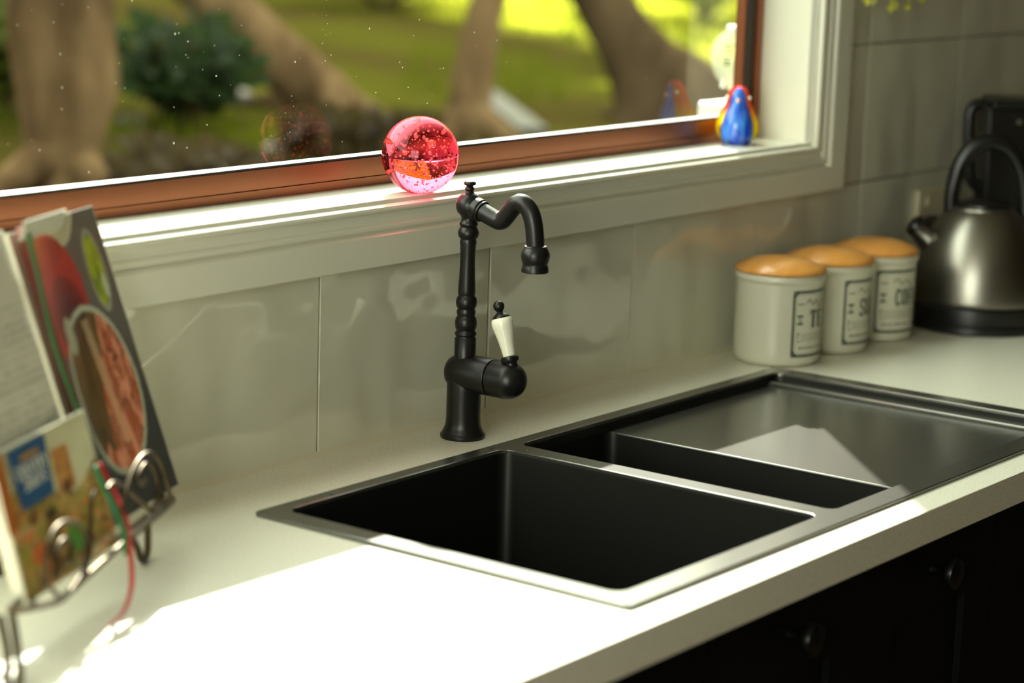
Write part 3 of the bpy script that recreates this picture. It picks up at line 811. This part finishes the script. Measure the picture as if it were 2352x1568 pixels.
link('cord', tube(smoothpath([(1.632, W - .044, .118), (1.630, W - .056, .112), (1.622, W - .062, .085), (1.612, W - .058, .03), (1.606, W - .050, .0060), (1.596, W - .030, .0042), (1.55, W - .018, .0042)], 6), .0035, 8), M['plastic'], plug, pgr, 60)

# ------------------------------------------------------------------ cookbook stand
AZ = math.radians(23.5); TH_ = math.radians(18.5)
U = Vector((math.cos(AZ), math.sin(AZ), 0)); NB = Vector((-U.y, U.x, 0))
T = NB * math.sin(TH_) + Vector((0, 0, 1)) * math.cos(TH_); NN_ = U.cross(T)          # NN_ points to the reader
PB = Vector((-.0990, .0035, .05))                                                       # lower right corner of the open page
def pl(s, t, off=0): return PB + U * s + T * t + NN_ * off
def px_pl(px, py, off=0):
    d = ray(px, py); O = PB + NN_ * off; k = (O - CP).dot(NN_) / d.dot(NN_)
    return CP + d * k
def wire(bm, pix, off, r=.0024, n=6):
    offs = off if isinstance(off, (list, tuple)) else [off] * len(pix)
    return tube(smoothpath([px_pl(p[0], p[1], o) for p, o in zip(pix, offs)], n), r, 8, bm)
str_ = (-.22, -.05, 0)
stand = thing('cookbook_stand', 'bronze scrolled wire cookbook stand holding open books at the left', 'book stand', str_)
zlg = -.0045
bm = tube(smoothpath([px_pl(392, 1141, 0), px_pl(270, 1236, 0), px_pl(150, 1318, 0), px_pl(62, 1370, .004), px_pl(24, 1396, .016)], 6), .003, 8)
tube(smoothpath([px_pl(392, 1141, 0), px_pl(397, 1149, .014), px_pl(380, 1166, .034), px_pl(330, 1207, .036), px_pl(270, 1260, .036), px_pl(200, 1322, .036), px_pl(150, 1368, .036), px_pl(130, 1382, .036), px_pl(80, 1394, .034), px_pl(24, 1404, .018)], 6), .003, 8, bm)
for a_, b_ in (((352, 1172), (354, 1186)), ((268, 1237), (272, 1258)), ((190, 1292), (205, 1318)), ((110, 1342), (140, 1376)), ((72, 1364), (84, 1393))):
    tube([px_pl(*a_, 0), px_pl(*b_, .036)], .0022, 8, bm)
link('ledge', bm, M['wire'], stand, str_, 60)
HO = .038
bm = wire(None, [(283, 1172), (290, 1130), (303, 1085), (322, 1052), (342, 1041), (362, 1056), (378, 1090), (388, 1128), (394, 1152)], HO)
link('page_holder', bm, M['wire'], stand, str_, 60)
bm = wire(None, [(352, 1172), (362, 1140), (360, 1105), (348, 1075), (335, 1066), (324, 1078), (318, 1098), (326, 1112), (335, 1100)], HO - .004)
wire(bm, [(247, 1122), (258, 1110), (275, 1114), (300, 1134), (325, 1155), (352, 1172), (366, 1162), (370, 1140)], HO - .002)
link('scroll', bm, M['wire'], stand, str_, 60)
bm = wire(None, [(106, 1345), (104, 1300), (110, 1250), (126, 1215), (150, 1198), (178, 1203), (196, 1230), (200, 1270), (192, 1300)], HO)
link('page_holder', bm, M['wire'], stand, str_, 60)
bm = wire(None, [(217, 1128), (210, 1150), (209, 1190), (206, 1260), (196, 1305), (170, 1345), (150, 1372)], HO - .002)
wire(bm, [(128, 1330), (126, 1290), (136, 1250), (152, 1238), (163, 1255), (158, 1290), (148, 1285)], HO - .004)
link('scroll', bm, M['wire'], stand, str_, 60)
# legs: wire loops reaching the worktop
def leg(tops, foot):
    a, b = px_pl(*tops[0]), px_pl(*tops[1]); f = Vector((foot[0], foot[1], .0034)); d = (b - a); d.z = 0; d.normalize()
    return tube(smoothpath([a, a.lerp(f, .55), f - d * .008 + Vector((0, 0, .003)), f, f + d * .007 + Vector((0, 0, .004)), f.lerp(b, .42) + d * .006, b], 6), .0034, 8)
fr = on_z(331, 1284, .0034); fl = on_z(32, 1580, .0034)
link('leg', leg([(292, 1216, .004), (338, 1182, .004)], fr), M['wire'], stand, str_, 60)
link('leg', leg([(0, 1416, .012), (26, 1400, .016)], fl), M['wire'], stand, str_, 60)
bm = tube(smoothpath([pl(-.03, zlg, -.006), pl(-.03, .12, -.012), pl(-.06, .20, -.012), pl(-.185, .235, -.012), pl(-.31, .20, -.012), pl(-.34, .12, -.012), pl(-.34, zlg, -.006)], 8), .003, 8)
link('back_frame', bm, M['wire'], stand, str_, 60)
f = pl(-.185, 0, -.10); f.z = .003
link('rear_strut', tube(smoothpath([pl(-.185, .232, -.012), pl(-.185, .16, -.030), f + Vector((0, 0, .03)), f], 8), .003, 8), M['wire'], stand, str_, 60)

def printed(name, nu, nv, pos, colf, m, parent, root, thick=.0):
    """a grid sheet with a printed colour per corner"""
    me = bpy.data.meshes.new(name); V = []; F = []; C = []
    for j in range(nv + 1):
        for i in range(nu + 1):
            V.append(Vector(pos(i / nu, j / nv)) - Vector(root)); C.append(colf(i / nu, j / nv))
    for j in range(nv):
        for i in range(nu):
            a = j * (nu + 1) + i; F.append((a, a + 1, a + nu + 2, a + nu + 1))
    me.from_pydata(V, [], F)
    at = me.color_attributes.new('print', 'FLOAT_COLOR', 'POINT')
    at.data.foreach_set('color', np.array(C, dtype=np.float32).ravel())
    me.materials.append(m); smooth(me)
    o = bpy.data.objects.new(name, me); COL.objects.link(o); o.parent = parent
    if thick:
        md = o.modifiers.new('thick', 'SOLIDIFY'); md.thickness = thick; md.offset = -1
    return o
def mixc(a, b, f):
    f = min(max(f, 0), 1); return tuple(x + (y - x) * f for x, y in zip(a, b))
def ell(s, t, cs, ct, rs_, rt): return math.hypot((s - cs) / rs_, (t - ct) / rt)
def fbm(x, y, k=0): return noise.fractal(Vector((x, y, k)), 1.0, 2.0, 4)

ckr = tuple(pl(-.15, 0, .008))
book = thing('cookbook', 'thick open cookbook with a food photograph, propped on the wire stand', 'book', ckr)
PW, PH = .176, .2762
def page_pos(u, v):
    s = -PW + u * PW; b = .006 * math.exp(-((u) / .22) ** 2) - .002 * math.sin(PI * u)
    return pl(s, v * PH, b)
def page_col(u, v):
    s = -PW + u * PW; t = v * PH
    c = mixc(srgb(96, 92, 84), srgb(60, 62, 60), (.16 - t) / .10 + .3 * fbm(s * 20, t * 20))
    # pale cloth along the top
    if ell(s, t, -.085, .300, .045, .052) < 1: c = mixc(srgb(150, 140, 96), srgb(196, 190, 160), ell(s, t, -.085, .300, .045, .052) ** 3)
    # red bowl and spoon
    d = ell(s, t, -.120, .205, .056, .060)
    if d < 1:
        c = mixc(srgb(150, 34, 24), srgb(176, 48, 34), fbm(s * 30, t * 30, 2) + .5)
        if ell(s, t, -.108, .185, .038, .040) < 1: c = mixc(srgb(70, 20, 18), srgb(128, 26, 22), ell(s, t, -.108, .185, .038, .040) ** 2 * .9)
    if s < -.156 and t > .06: c = mixc(srgb(120, 12, 10), srgb(60, 12, 10), (.17 - t) / .10)
    # lime on a small dish
    d = ell(s, t, -.030, .218, .018, .040)
    if d < 1: c = srgb(150, 148, 136) if d > .86 else mixc(srgb(166, 176, 40), srgb(96, 120, 20), fbm(s * 120, t * 60, 3) + .4)
    if ell(s, t, -.022, .202, .005, .012) < 1: c = srgb(186, 196, 160)
    # white plate of sliced meat
    d = ell(s, t, -.082, .112, .068, .080)
    if d < 1.0:
        c = srgb(176, 182, 160)
        if d < .93:
            g = fbm(s * 46 + 3, t * 18, 7); g2 = fbm(s * 90, t * 34, 1)
            c = mixc(srgb(70, 48, 24), srgb(104, 78, 40), g + .5)
            w = (s + .11) / .05 + (.15 - t) / .11
            if w > .75 + .5 * g: c = mixc(srgb(168, 86, 52), srgb(226, 150, 118), g2 * 1.3 + .4)
            if abs(g2) < .05 and w > .9: c = srgb(88, 52, 30)
            if abs(s + .078 + (t - .12) * .12) < .007 and t > .06 and t < .18: c = mixc(srgb(206, 150, 116), srgb(150, 128, 96), (t - .10) / .07)
    if ell(s, t, -.122, .170, .010, .018) < 1: c = srgb(160, 160, 136)
    return c
printed('photo_page', 110, 150, page_pos, page_col, M['gloss_paper'], book, ckr, .0008)
# block of pages behind the photo page, and the cover board
def blk(u, v): return pl(-PW + .01 + u * (PW - .012), v * (PH - .002), .0)
bm = bmesh.new(); A = []
for off in (-.0105, -.0030):
    A.append([bm.verts.new(pl(s, t, off)) for s, t in ((-PW, .001), (-.003, .001), (-.003, PH - .003), (-PW, PH - .003))])
bm.faces.new(A[0]); bm.faces.new(A[1])
for i in range(4): bm.faces.new((A[0][i], A[0][(i + 1) % 4], A[1][(i + 1) % 4], A[1][i]))
link('page_block', bm, M['pageedge'], book, ckr)
def left_pos(u, v):
    s = -.199 - u * .17; b = .0095 * (1 - math.exp(-u * 14)) + .004 * u
    return pl(s, v * (PH + .002), .0035 + b)
def text_col(u, v):
    c = srgb(190, 187, 170)
    if .10 < u < .92 and .08 < v < .80:
        r = (v * 38) % 1
        if .28 < r < .68 and fbm(u * 90, math.floor(v * 38) * 7.3, 4) > -.12: c = srgb(150, 147, 132)
    return c
printed('text_page', 60, 160, left_pos, text_col, M['paper'], book, ckr, .0008)
bm = bmesh.new(); ra = []; n = 14
for k in range(n + 1):
    u = k / n; a = Vector(left_pos(u, 0)); b = Vector(left_pos(u, 1)); c_ = NN_ * -.012 if u > .05 else NN_ * -.004
    ra.append([bm.verts.new(p) for p in (a + c_ * .1, b + c_ * .1, b + c_, a + c_)])
for a, b in zip(ra, ra[1:]):
    for i in range(4): bm.faces.new((a[i], a[(i + 1) % 4], b[(i + 1) % 4], b[i]))
bm.faces.new(ra[0]); bm.faces.new(ra[-1])
link('page_block', bm, M['pageedge'], book, ckr, 40)
# loose curled page at the top, seen edge-on
def curl_pos(u, v): return pl(-.178 + u * .094, PH - .012 + v * .016, .003 + .010 * math.sin(PI * v * .5) + .003 * (1 - u))
printed('loose_page', 16, 6, curl_pos, lambda u, v: srgb(204, 204, 186), M['paper'], book, ckr, .0006)
def ribbon(pts, w, m, parent, root, wd):
    P = smoothpath(pts, 8); bm = bmesh.new(); vs = []
    for p in P: vs.append((bm.verts.new(p - Vector(wd) * w / 2), bm.verts.new(p + Vector(wd) * w / 2)))
    for a, b in zip(vs, vs[1:]): bm.faces.new((a[0], a[1], b[1], b[0]))
    o = link('ribbon', bm, m, parent, root, 60); md = o.modifiers.new('thick', 'SOLIDIFY'); md.thickness = .0006
    return o
rdir = (U * .6 - NB * .45).normalized()
ribbon([px_pl(66, 536, .012), px_pl(80, 600, .009), px_pl(122, 780, .008), px_pl(178, 945, .008)], .0040, M['ribbon_g'], book, ckr, rdir)['label'] = 'green ribbon bookmark'
ribbon([px_pl(218, 1068, .024), px_pl(245, 1130, .030), px_pl(280, 1205, .038), px_pl(287, 1240, .041), px_pl(290, 1275, .041)], .0050, M['ribbon_g'], book, ckr, rdir)['label'] = 'green ribbon bookmark'
ribbon([px_pl(228, 1062, .022), px_pl(262, 1130, .028), px_pl(290, 1195, .038), px_pl(297, 1245, .043), px_pl(303, 1310, .045), px_pl(300, 1360, .045), px_pl(283, 1405, .044), px_pl(250, 1438, .043)], .0048, M['ribbon_r'], book, ckr, rdir)['label'] = 'red ribbon bookmark'

bkr = tuple(pl(-.30, 0, .020))
bklt = thing('recipe_booklet', 'small country soups booklet leaning on the open cookbook', 'booklet', bkr)
# corners measured on a plane 3-4 cm in front of the page
c_tr, c_br, c_bl, c_tl = px_pl(190, 940, .0205), px_pl(271, 1243, .0225), px_pl(62, 1388, .0230), px_pl(-20, 1046, .0210)
def bk_pos(u, v):
    return (c_bl.lerp(c_br, u)).lerp(c_tl.lerp(c_tr, u), v)
def bk_col(u, v):
    c = mixc(srgb(190, 188, 154), srgb(178, 172, 138), fbm(u * 4, v * 4, 5) + .5)
    if u > .02 and v < .62 + .12 * math.sin(u * 7) - .18 * max(0, u - .7):
        g = fbm(u * 9, v * 9, 8); h = fbm(u * 14 + 4, v * 12, 3)
        c = mixc(srgb(150, 122, 62), srgb(176, 140, 84), g + .5)
        if h > .22: c = srgb(122, 118, 40)
        if h < -.30: c = srgb(96, 62, 34)
        if g > .42: c = srgb(176, 104, 50)
    if u < .09 and v > .45: c = srgb(148, 84, 32)
    if .55 < u < .74 and .52 < v < .84: c = mixc(srgb(178, 128, 72), srgb(150, 100, 52), fbm(u * 12, v * 12) + .4)
    if ell(u, v, .62, .20, .10, .10) < 1: c = srgb(76, 128, 52)
    if ell(u, v, .24, .24, .09, .07) < 1: c = srgb(184, 92, 40)
    if ell(u, v, .64, .56, .05, .055) < 1: c = srgb(104, 66, 36)
    if ell(u, v, .42, .44, .06, .05) < 1: c = srgb(66, 56, 34)
    if ell(u, v, .36, .16, .05, .12) < 1: c = srgb(94, 70, 34)
    return c
printed('cover', 70, 60, bk_pos, bk_col, M['gloss_paper'], bklt, bkr, .0008)
bm = bmesh.new(); e = -NN_ * .0022
vs = [bm.verts.new(p) for p in (c_bl - NN_ * .001, c_br - NN_ * .001, c_tr - NN_ * .001, c_tl - NN_ * .001, c_bl + e, c_br + e, c_tr + e, c_tl + e)]
for q in ((0, 1, 2, 3), (7, 6, 5, 4), (0, 4, 5, 1), (1, 5, 6, 2), (2, 6, 7, 3), (3, 7, 4, 0)): bm.faces.new([vs[i] for i in q])
link('page_block', bm, M['pageedge'], bklt, bkr)
# blue title panel with white lettering
pc = [px_pl(52, 1176, .0235), px_pl(124, 1130, .0235), px_pl(98, 994, .0225), px_pl(12, 1042, .0225)]
def pan(p, lift=0): 
    a = pc[0].lerp(pc[1], p[0]); b = pc[3].lerp(pc[2], p[0]); return a.lerp(b, p[1]) + NN_ * (.0008 + lift)
bm = bmesh.new(); g = [[bm.verts.new(pan((i / 4, j / 4))) for i in range(5)] for j in range(5)]
for j in range(4):
    for i in range(4): bm.faces.new((g[j][i], g[j][i + 1], g[j + 1][i + 1], g[j + 1][i]))
link('title_panel', bm, mat('blue_print', srgb(24, 70, 110), .35), bklt, bkr)
bm = bmesh.new(); fnp = lambda p: pan(p, .0005)
def word2(txt, x0, y0, w, h): word(bm, txt, x0, y0, w, h, fnp, 1.25, .06)
word2('COUNTRY', .06, .50, .90, .20); word2('SOUPS', .20, .27, .66, .19)
link('title_lettering', bm, mat('white_print', srgb(208, 206, 186), .4), bklt, bkr)
bm = bmesh.new(); strip(bm, [(.26, .80), (.76, .80)], .09, fnp)
link('title_band', bm, mat('ochre_print', srgb(150, 112, 56), .4), bklt, bkr)

# ------------------------------------------------------------------ hanging plant, its tips at the top of the picture
hr = (1.40, .062, .64)
hang = thing('hanging_plant', 'yellow-green plant tips hanging down the wall right of the window', 'plant', hr)
link('pot', lathe([(0, 0), (.040, 0), (.050, .075), (.054, .078), (.054, .09), (.047, .09), (.045, .07), (0, .068)], 32, hr), mat('terracotta', srgb(150, 92, 62), .8), hang, hr, 40)
link('wall_bracket', newbox(1.392, 1.408, .062, W + .006, .632, .640), M['plastic'], hang, hr)
lm_ = translucent_mat('yellow_green_leaf', srgb(206, 204, 90), srgb(210, 214, 90), .4)
rs = random.Random(4)
for px, py in ((1990, -8), (2046, 9), (2087, 8), (2012, -10), (2118, -14), (2048, 0), (2090, -6), (2010, -24)):
    tipp = on_y(px, py, .075 + rs.uniform(-.015, .02))
    top = Vector(hr) + Vector((rs.uniform(-.03, .03), rs.uniform(-.03, .0), .075))
    side_ = top + (Vector((tipp.x, tipp.y, top.z)) - top) * .8 + Vector((0, -.012, .02))
    P = smoothpath([top, side_, tipp.lerp(side_, .5), tipp], 6)
    st = link('stem', tube(P, .0011, 6), lm_, hang, hr, 60)
    for k in range(6, len(P), 2):
        p = P[k]; a = rs.uniform(0, 2 * PI); d = Vector((math.cos(a), math.sin(a) * .4, -.7)).normalized(); n = d.cross((CP - p).normalized() + Vector((rs.uniform(-.4, .4), rs.uniform(-.4, .4), 0))).normalized(); ln, wd = rs.uniform(.014, .022), .0065
        bm = bmesh.new(); c = [p, p + d * ln * .45 + n * wd, p + d * ln, p + d * ln * .45 - n * wd, p + d * ln * .5 + d.cross(n) * .002]
        v = [bm.verts.new(q) for q in c]
        for i in range(4): bm.faces.new((v[i], v[(i + 1) % 4], v[4]))
        link('leaf', bm, lm_, st, hr, fix=False)

# ------------------------------------------------------------------ outside: bank, trunks, bushes, stones
SLP, GZ = .05, -.35
def gz(x, y): return GZ + SLP * y + .62 * max(0, math.hypot(x, y) - 14.5) + .05 * noise.noise(Vector((x * .5, y * .5, 0))) + .02 * noise.noise(Vector((x * 2, y * 2, 3)))  # steep outer rise is added, out of view, to block low sky light
def ground_hit(px, py):
    d = ray(px, py); t = (GZ + SLP * CP.y - CP.z) / (d.z - SLP * d.y); p = CP + d * t; p.z = gz(p.x, p.y); return p
me = bpy.data.meshes.new('ground'); V = []; F = []
xs = np.linspace(-22, 26, 130); ys = np.concatenate([np.linspace(.27, 12, 80), np.linspace(12.5, 30, 30)])
for y in ys:
    for x in xs: V.append((x, y, gz(x, y) if y > .6 else GZ + SLP * y))
for j in range(len(ys) - 1):
    for i in range(len(xs) - 1):
        a = j * len(xs) + i; F.append((a, a + 1, a + len(xs) + 1, a + len(xs)))
me.from_pydata(V, [], F); smooth(me)
gm_ = mat('grassy_bank', (.1, .1, .03, 1), .95, 0, 0, IOR=1.0)
n, l, p = nodes(gm_)
tc = n.new('ShaderNodeTexCoord'); nz = n.new('ShaderNodeTexNoise'); nz.inputs['Scale'].default_value = .75; nz.inputs['Detail'].default_value = 5
cr = n.new('ShaderNodeValToRGB'); e = cr.color_ramp.elements
e[0].position = .30; e[0].color = srgb(34, 28, 15); e[1].position = .70; e[1].color = srgb(46, 46, 11)
x = e.new(.44); x.color = srgb(40, 34, 14); x = e.new(.56); x.color = srgb(43, 42, 11)
# lawn beyond the leaf litter; litter tones also stand for unbuilt canopy shade
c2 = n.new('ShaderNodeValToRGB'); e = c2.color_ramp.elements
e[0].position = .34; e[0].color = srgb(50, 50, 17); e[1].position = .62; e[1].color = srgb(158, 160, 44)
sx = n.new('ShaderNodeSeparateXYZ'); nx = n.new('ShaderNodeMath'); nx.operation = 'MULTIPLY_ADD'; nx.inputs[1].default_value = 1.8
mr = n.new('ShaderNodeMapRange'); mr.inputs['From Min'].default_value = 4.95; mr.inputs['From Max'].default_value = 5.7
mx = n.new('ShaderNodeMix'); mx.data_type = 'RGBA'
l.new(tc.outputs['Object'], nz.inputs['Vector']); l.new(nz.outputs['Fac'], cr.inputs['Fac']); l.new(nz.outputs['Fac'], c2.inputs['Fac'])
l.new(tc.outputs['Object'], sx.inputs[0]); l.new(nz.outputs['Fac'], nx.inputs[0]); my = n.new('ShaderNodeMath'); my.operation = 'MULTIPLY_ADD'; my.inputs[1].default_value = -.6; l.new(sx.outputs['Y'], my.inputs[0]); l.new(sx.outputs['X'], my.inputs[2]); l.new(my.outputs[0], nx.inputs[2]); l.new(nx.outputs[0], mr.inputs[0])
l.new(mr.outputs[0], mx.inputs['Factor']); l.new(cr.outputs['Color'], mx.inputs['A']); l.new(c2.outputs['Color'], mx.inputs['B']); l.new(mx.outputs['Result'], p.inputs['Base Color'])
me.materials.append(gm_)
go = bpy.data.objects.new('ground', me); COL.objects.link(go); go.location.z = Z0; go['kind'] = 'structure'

bark = bump(noise_color(mat('grey_brown_bark', srgb(100, 82, 58), .95, 0, 0, IOR=1.0), srgb(54, 41, 27), srgb(88, 70, 48), 5, .35, .65, 5, stretch=(1.6, 1.6, .5)), 14, .6, .03, 4, stretch=(1, 1, .25))
bark2 = bump(noise_color(mat('dark_bark', srgb(76, 64, 48), .95, 0, 0, IOR=1.0), srgb(42, 33, 23), srgb(64, 52, 36), 4, .35, .65, 5, stretch=(1.6, 1.6, .5)), 14, .6, .03, 4, stretch=(1, 1, .25))
def along(px, py, depth):
    d = ray(px, py); return CP + d * depth            # depth is measured along the view axis
def trunk(name, label, pix, depth, mt, seed, branch=None):
    """pix: (px, py, half-width in px) centre line; the foot flares into the ground"""
    pts = [along(a, b, depth) for a, b, c in pix]; R = [c * depth / 5358.9 for a, b, c in pix]
    base = pts[0]; base.z = gz(base.x, base.y) - .05
    top = pts[-1] + (pts[-1] - pts[-2]).normalized() * .9; pts.append(top); R.append(R[-1] * .92)
    r = (base.x, base.y, gz(base.x, base.y))
    t = thing(name, label, 'tree', r)
    P = smoothpath(pts, 6); idx = np.linspace(0, len(R) - 1, len(P)); RR = list(np.interp(idx, range(len(R)), R))
    bm = tube(P, RR, 20); 
    for v in bm.verts: v.co += Vector((noise.noise(v.co * 3 + Vector((seed, 0, 0))), noise.noise(v.co * 3 + Vector((0, seed, 0))), 0)) * .03
    link('trunk', bm, mt, t, r, 60)
    if branch:
        pts = [along(a, b, depth) for a, b, c in branch]; R = [c * depth / 5358.9 for a, b, c in branch]
        P = smoothpath(pts, 6); idx = np.linspace(0, len(R) - 1, len(P)); RR = list(np.interp(idx, range(len(R)), R))
        link('limb', tube(P, RR, 14), mt, t, r, 60)
    for k in range(3):
        a = 2 * PI * k / 3 + seed; q = Vector(r)
        rt = [q + Vector((math.cos(a), math.sin(a), 0)) * d for d in (.0, .18, .36)]
        rt = [Vector((v.x, v.y, gz(v.x, v.y) + h)) for v, h in zip(rt, (.10, .015, -.03))]
        link('root', tube(smoothpath(rt, 4), [R_ for R_ in np.linspace(.07, .02, 9)], 8), mt, t, r, 60)
    return t
trunk('tree_trunk', 'thick pale brown tree trunk outside at the left of the window', [(128, 470, 95), (132, 410, 78), (138, 330, 86), (150, 200, 122), (142, 80, 130), (140, -40, 130)], 6.2, bark, 1.0)
trunk('tree_trunk', 'leaning sunlit tree trunk outside, sloping down behind the pink ball', [(745, 262, 62), (725, 220, 66), (660, 150, 72), (585, 75, 66), (500, 0, 62), (440, -50, 58)], 8.0, bark, 2.0)
trunk('tree_trunk', 'slim upright brown tree trunk outside, seen between ball and leaning trunk', [(1075, 345, 62), (1080, 300, 52), (1095, 200, 42), (1115, 80, 40), (1132, -30, 40)], 7.4, bark, 3.0)
trunk('tree_trunk', 'dark tree trunk outside with wide flared foot, left of the penguin', [(1560, 275, 190), (1530, 225, 140), (1480, 150, 92), (1430, 70, 72), (1385, 0, 64), (1360, -40, 62)], 8.4, bark2, 4.0)

def bush(name, label, px, py, depth, w, h, cols, nl, seed, group=None):
    c = along(px, py, depth); base = Vector((c.x, c.y, gz(c.x, c.y)))
    rs = random.Random(seed)
    t = thing(name, label, 'bush', base, group)
    bm = bmesh.new()
    for i in range(nl):
        a, b, rr = rs.uniform(0, 2 * PI), rs.uniform(-.2, 1), rs.random() ** .4
        p = base + Vector((math.cos(a) * w * rr * math.sqrt(max(0, 1 - b * b * .8)), math.sin(a) * w * .7 * rr, max(.01, h * (.45 + .55 * b) * rr + .05)))
        d = Vector((rs.uniform(-1, 1), rs.uniform(-1, 1), rs.uniform(-.6, .8))).normalized(); n_ = d.orthogonal().normalized(); ln = rs.uniform(.05, .10); wd = ln * .35
        v = [bm.verts.new(q) for q in (p, p + d * ln * .5 + n_ * wd, p + d * ln, p + d * ln * .5 - n_ * wd)]
        bm.faces.new(v)
    mt = translucent_mat(name + '_leaf', cols[0], cols[1], .35, 0, .5, .3, 1.15)
    fo = link('foliage', bm, mt, t, base, fix=False); fo['kind'] = 'stuff'
    bm = bmesh.new()
    for k in range(6):
        a = 2 * PI * k / 6
        tube(smoothpath([base - Vector((0, 0, .04)), base + Vector((math.cos(a) * w * .3, math.sin(a) * w * .25, h * .5)), base + Vector((math.cos(a) * w * .55, math.sin(a) * w * .4, h * .9))], 3), .012, 6, bm)
    link('stems', bm, bark2, t, base)
    return t
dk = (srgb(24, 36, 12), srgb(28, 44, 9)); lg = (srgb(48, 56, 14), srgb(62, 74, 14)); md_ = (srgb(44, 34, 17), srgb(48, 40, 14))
bush('dark_bush', 'dark blue-green leafy bush outside between the two left trunks', 425, 240, 7.3, .24, .30, dk, 520, 1)
bush('low_bush', 'low olive-brown bush outside above the left frame, right of thick trunk', 440, 395, 5.9, .22, .12, md_, 600, 2)
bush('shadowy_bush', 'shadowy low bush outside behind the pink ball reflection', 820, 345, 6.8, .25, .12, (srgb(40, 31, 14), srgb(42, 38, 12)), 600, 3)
bush('green_bush', 'bright green bush outside at the far left edge of the window', 15, 330, 7.2, .16, .34, lg, 500, 4)
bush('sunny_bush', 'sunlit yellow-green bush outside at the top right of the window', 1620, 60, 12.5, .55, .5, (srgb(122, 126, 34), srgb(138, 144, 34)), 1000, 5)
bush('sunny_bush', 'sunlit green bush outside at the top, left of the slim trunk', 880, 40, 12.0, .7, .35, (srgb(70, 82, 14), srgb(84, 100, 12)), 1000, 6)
# grass tufts on the bank
bm = bmesh.new(); rs = random.Random(21)
for i in range(5200):
    px, py = rs.uniform(-80, 1720), 440 - 460 * rs.random() ** .9
    b = ground_hit(px, py)
    if noise.noise(Vector((b.x * .8, b.y * .8, 9))) < .10 and b.x - .6 * b.y < 4.2: continue
    hgt = rs.uniform(.04, .12); a = rs.uniform(0, PI); dx, dy = .006 * math.cos(a), .006 * math.sin(a); lean = Vector((rs.uniform(-.04, .04), rs.uniform(-.04, .04), hgt))
    v = [bm.verts.new(q) for q in (b + Vector((-dx, -dy, -.01)), b + Vector((dx, dy, -.01)), b + lean)]
    bm.faces.new(v)
o = link('grass', bm, translucent_mat('grass_blade', srgb(50, 54, 10), srgb(64, 72, 9), .4, 0, .6, 0, 1.0), fix=False); o['kind'] = 'stuff'; o['label'] = 'grass growing on the bank outside the window'; o['category'] = 'grass'
# stones and a grey board lying on the bank
stone_m = noise_color(mat('garden_stone', srgb(86, 78, 60), .8, 0, .3), srgb(40, 34, 22), srgb(58, 50, 32), 9, .35, .65)
for k, (px, py, r, lab) in enumerate(((380, 405, .085, 'grey rounded stone outside just above the frame, right of the thick trunk'), (640, 372, .06, 'small brown stone outside just left of the ball reflection'), (300, 300, .05, 'small pale stone outside close to the thick trunk'), (475, 262, .05, 'tan round stone outside below the dark bush'), (545, 240, .06, 'tan stone outside under the leaning trunk'))):
    b = ground_hit(px, py); bm = bmesh.new(); bmesh.ops.create_icosphere(bm, subdivisions=3, radius=r)
    for v in bm.verts:
        v.co *= 1 + .25 * noise.noise(v.co * 14 + Vector((k * 5, 0, 0))); v.co.z *= .62
    bmesh.ops.translate(bm, vec=b + Vector((0, 0, r * .35)), verts=bm.verts[:])
    tag(link('stone', bm, stone_m, None, tuple(b), 60), lab, 'stone', 'stones on the bank')
a, b = ground_hit(1112, 215), ground_hit(1225, 312)
d = (b - a).normalized(); sd = Vector((-d.y, d.x, 0)).normalized() * .05; up = Vector((0, 0, .035))
bm = bmesh.new(); v = [bm.verts.new(q) for q in (a - sd, a + sd, b + sd, b - sd, a - sd + up, a + sd + up, b + sd + up, b - sd + up)]
for q in ((0, 1, 2, 3), (4, 5, 6, 7), (0, 1, 5, 4), (1, 2, 6, 5), (2, 3, 7, 6), (3, 0, 4, 7)): bm.faces.new([v[i] for i in q])
tag(link('garden_board', bm, mat('weathered_board', srgb(48, 47, 36), .9, 0, .1), None, tuple(a)), 'grey board lying on the grass outside, right of the slim trunk', 'board')
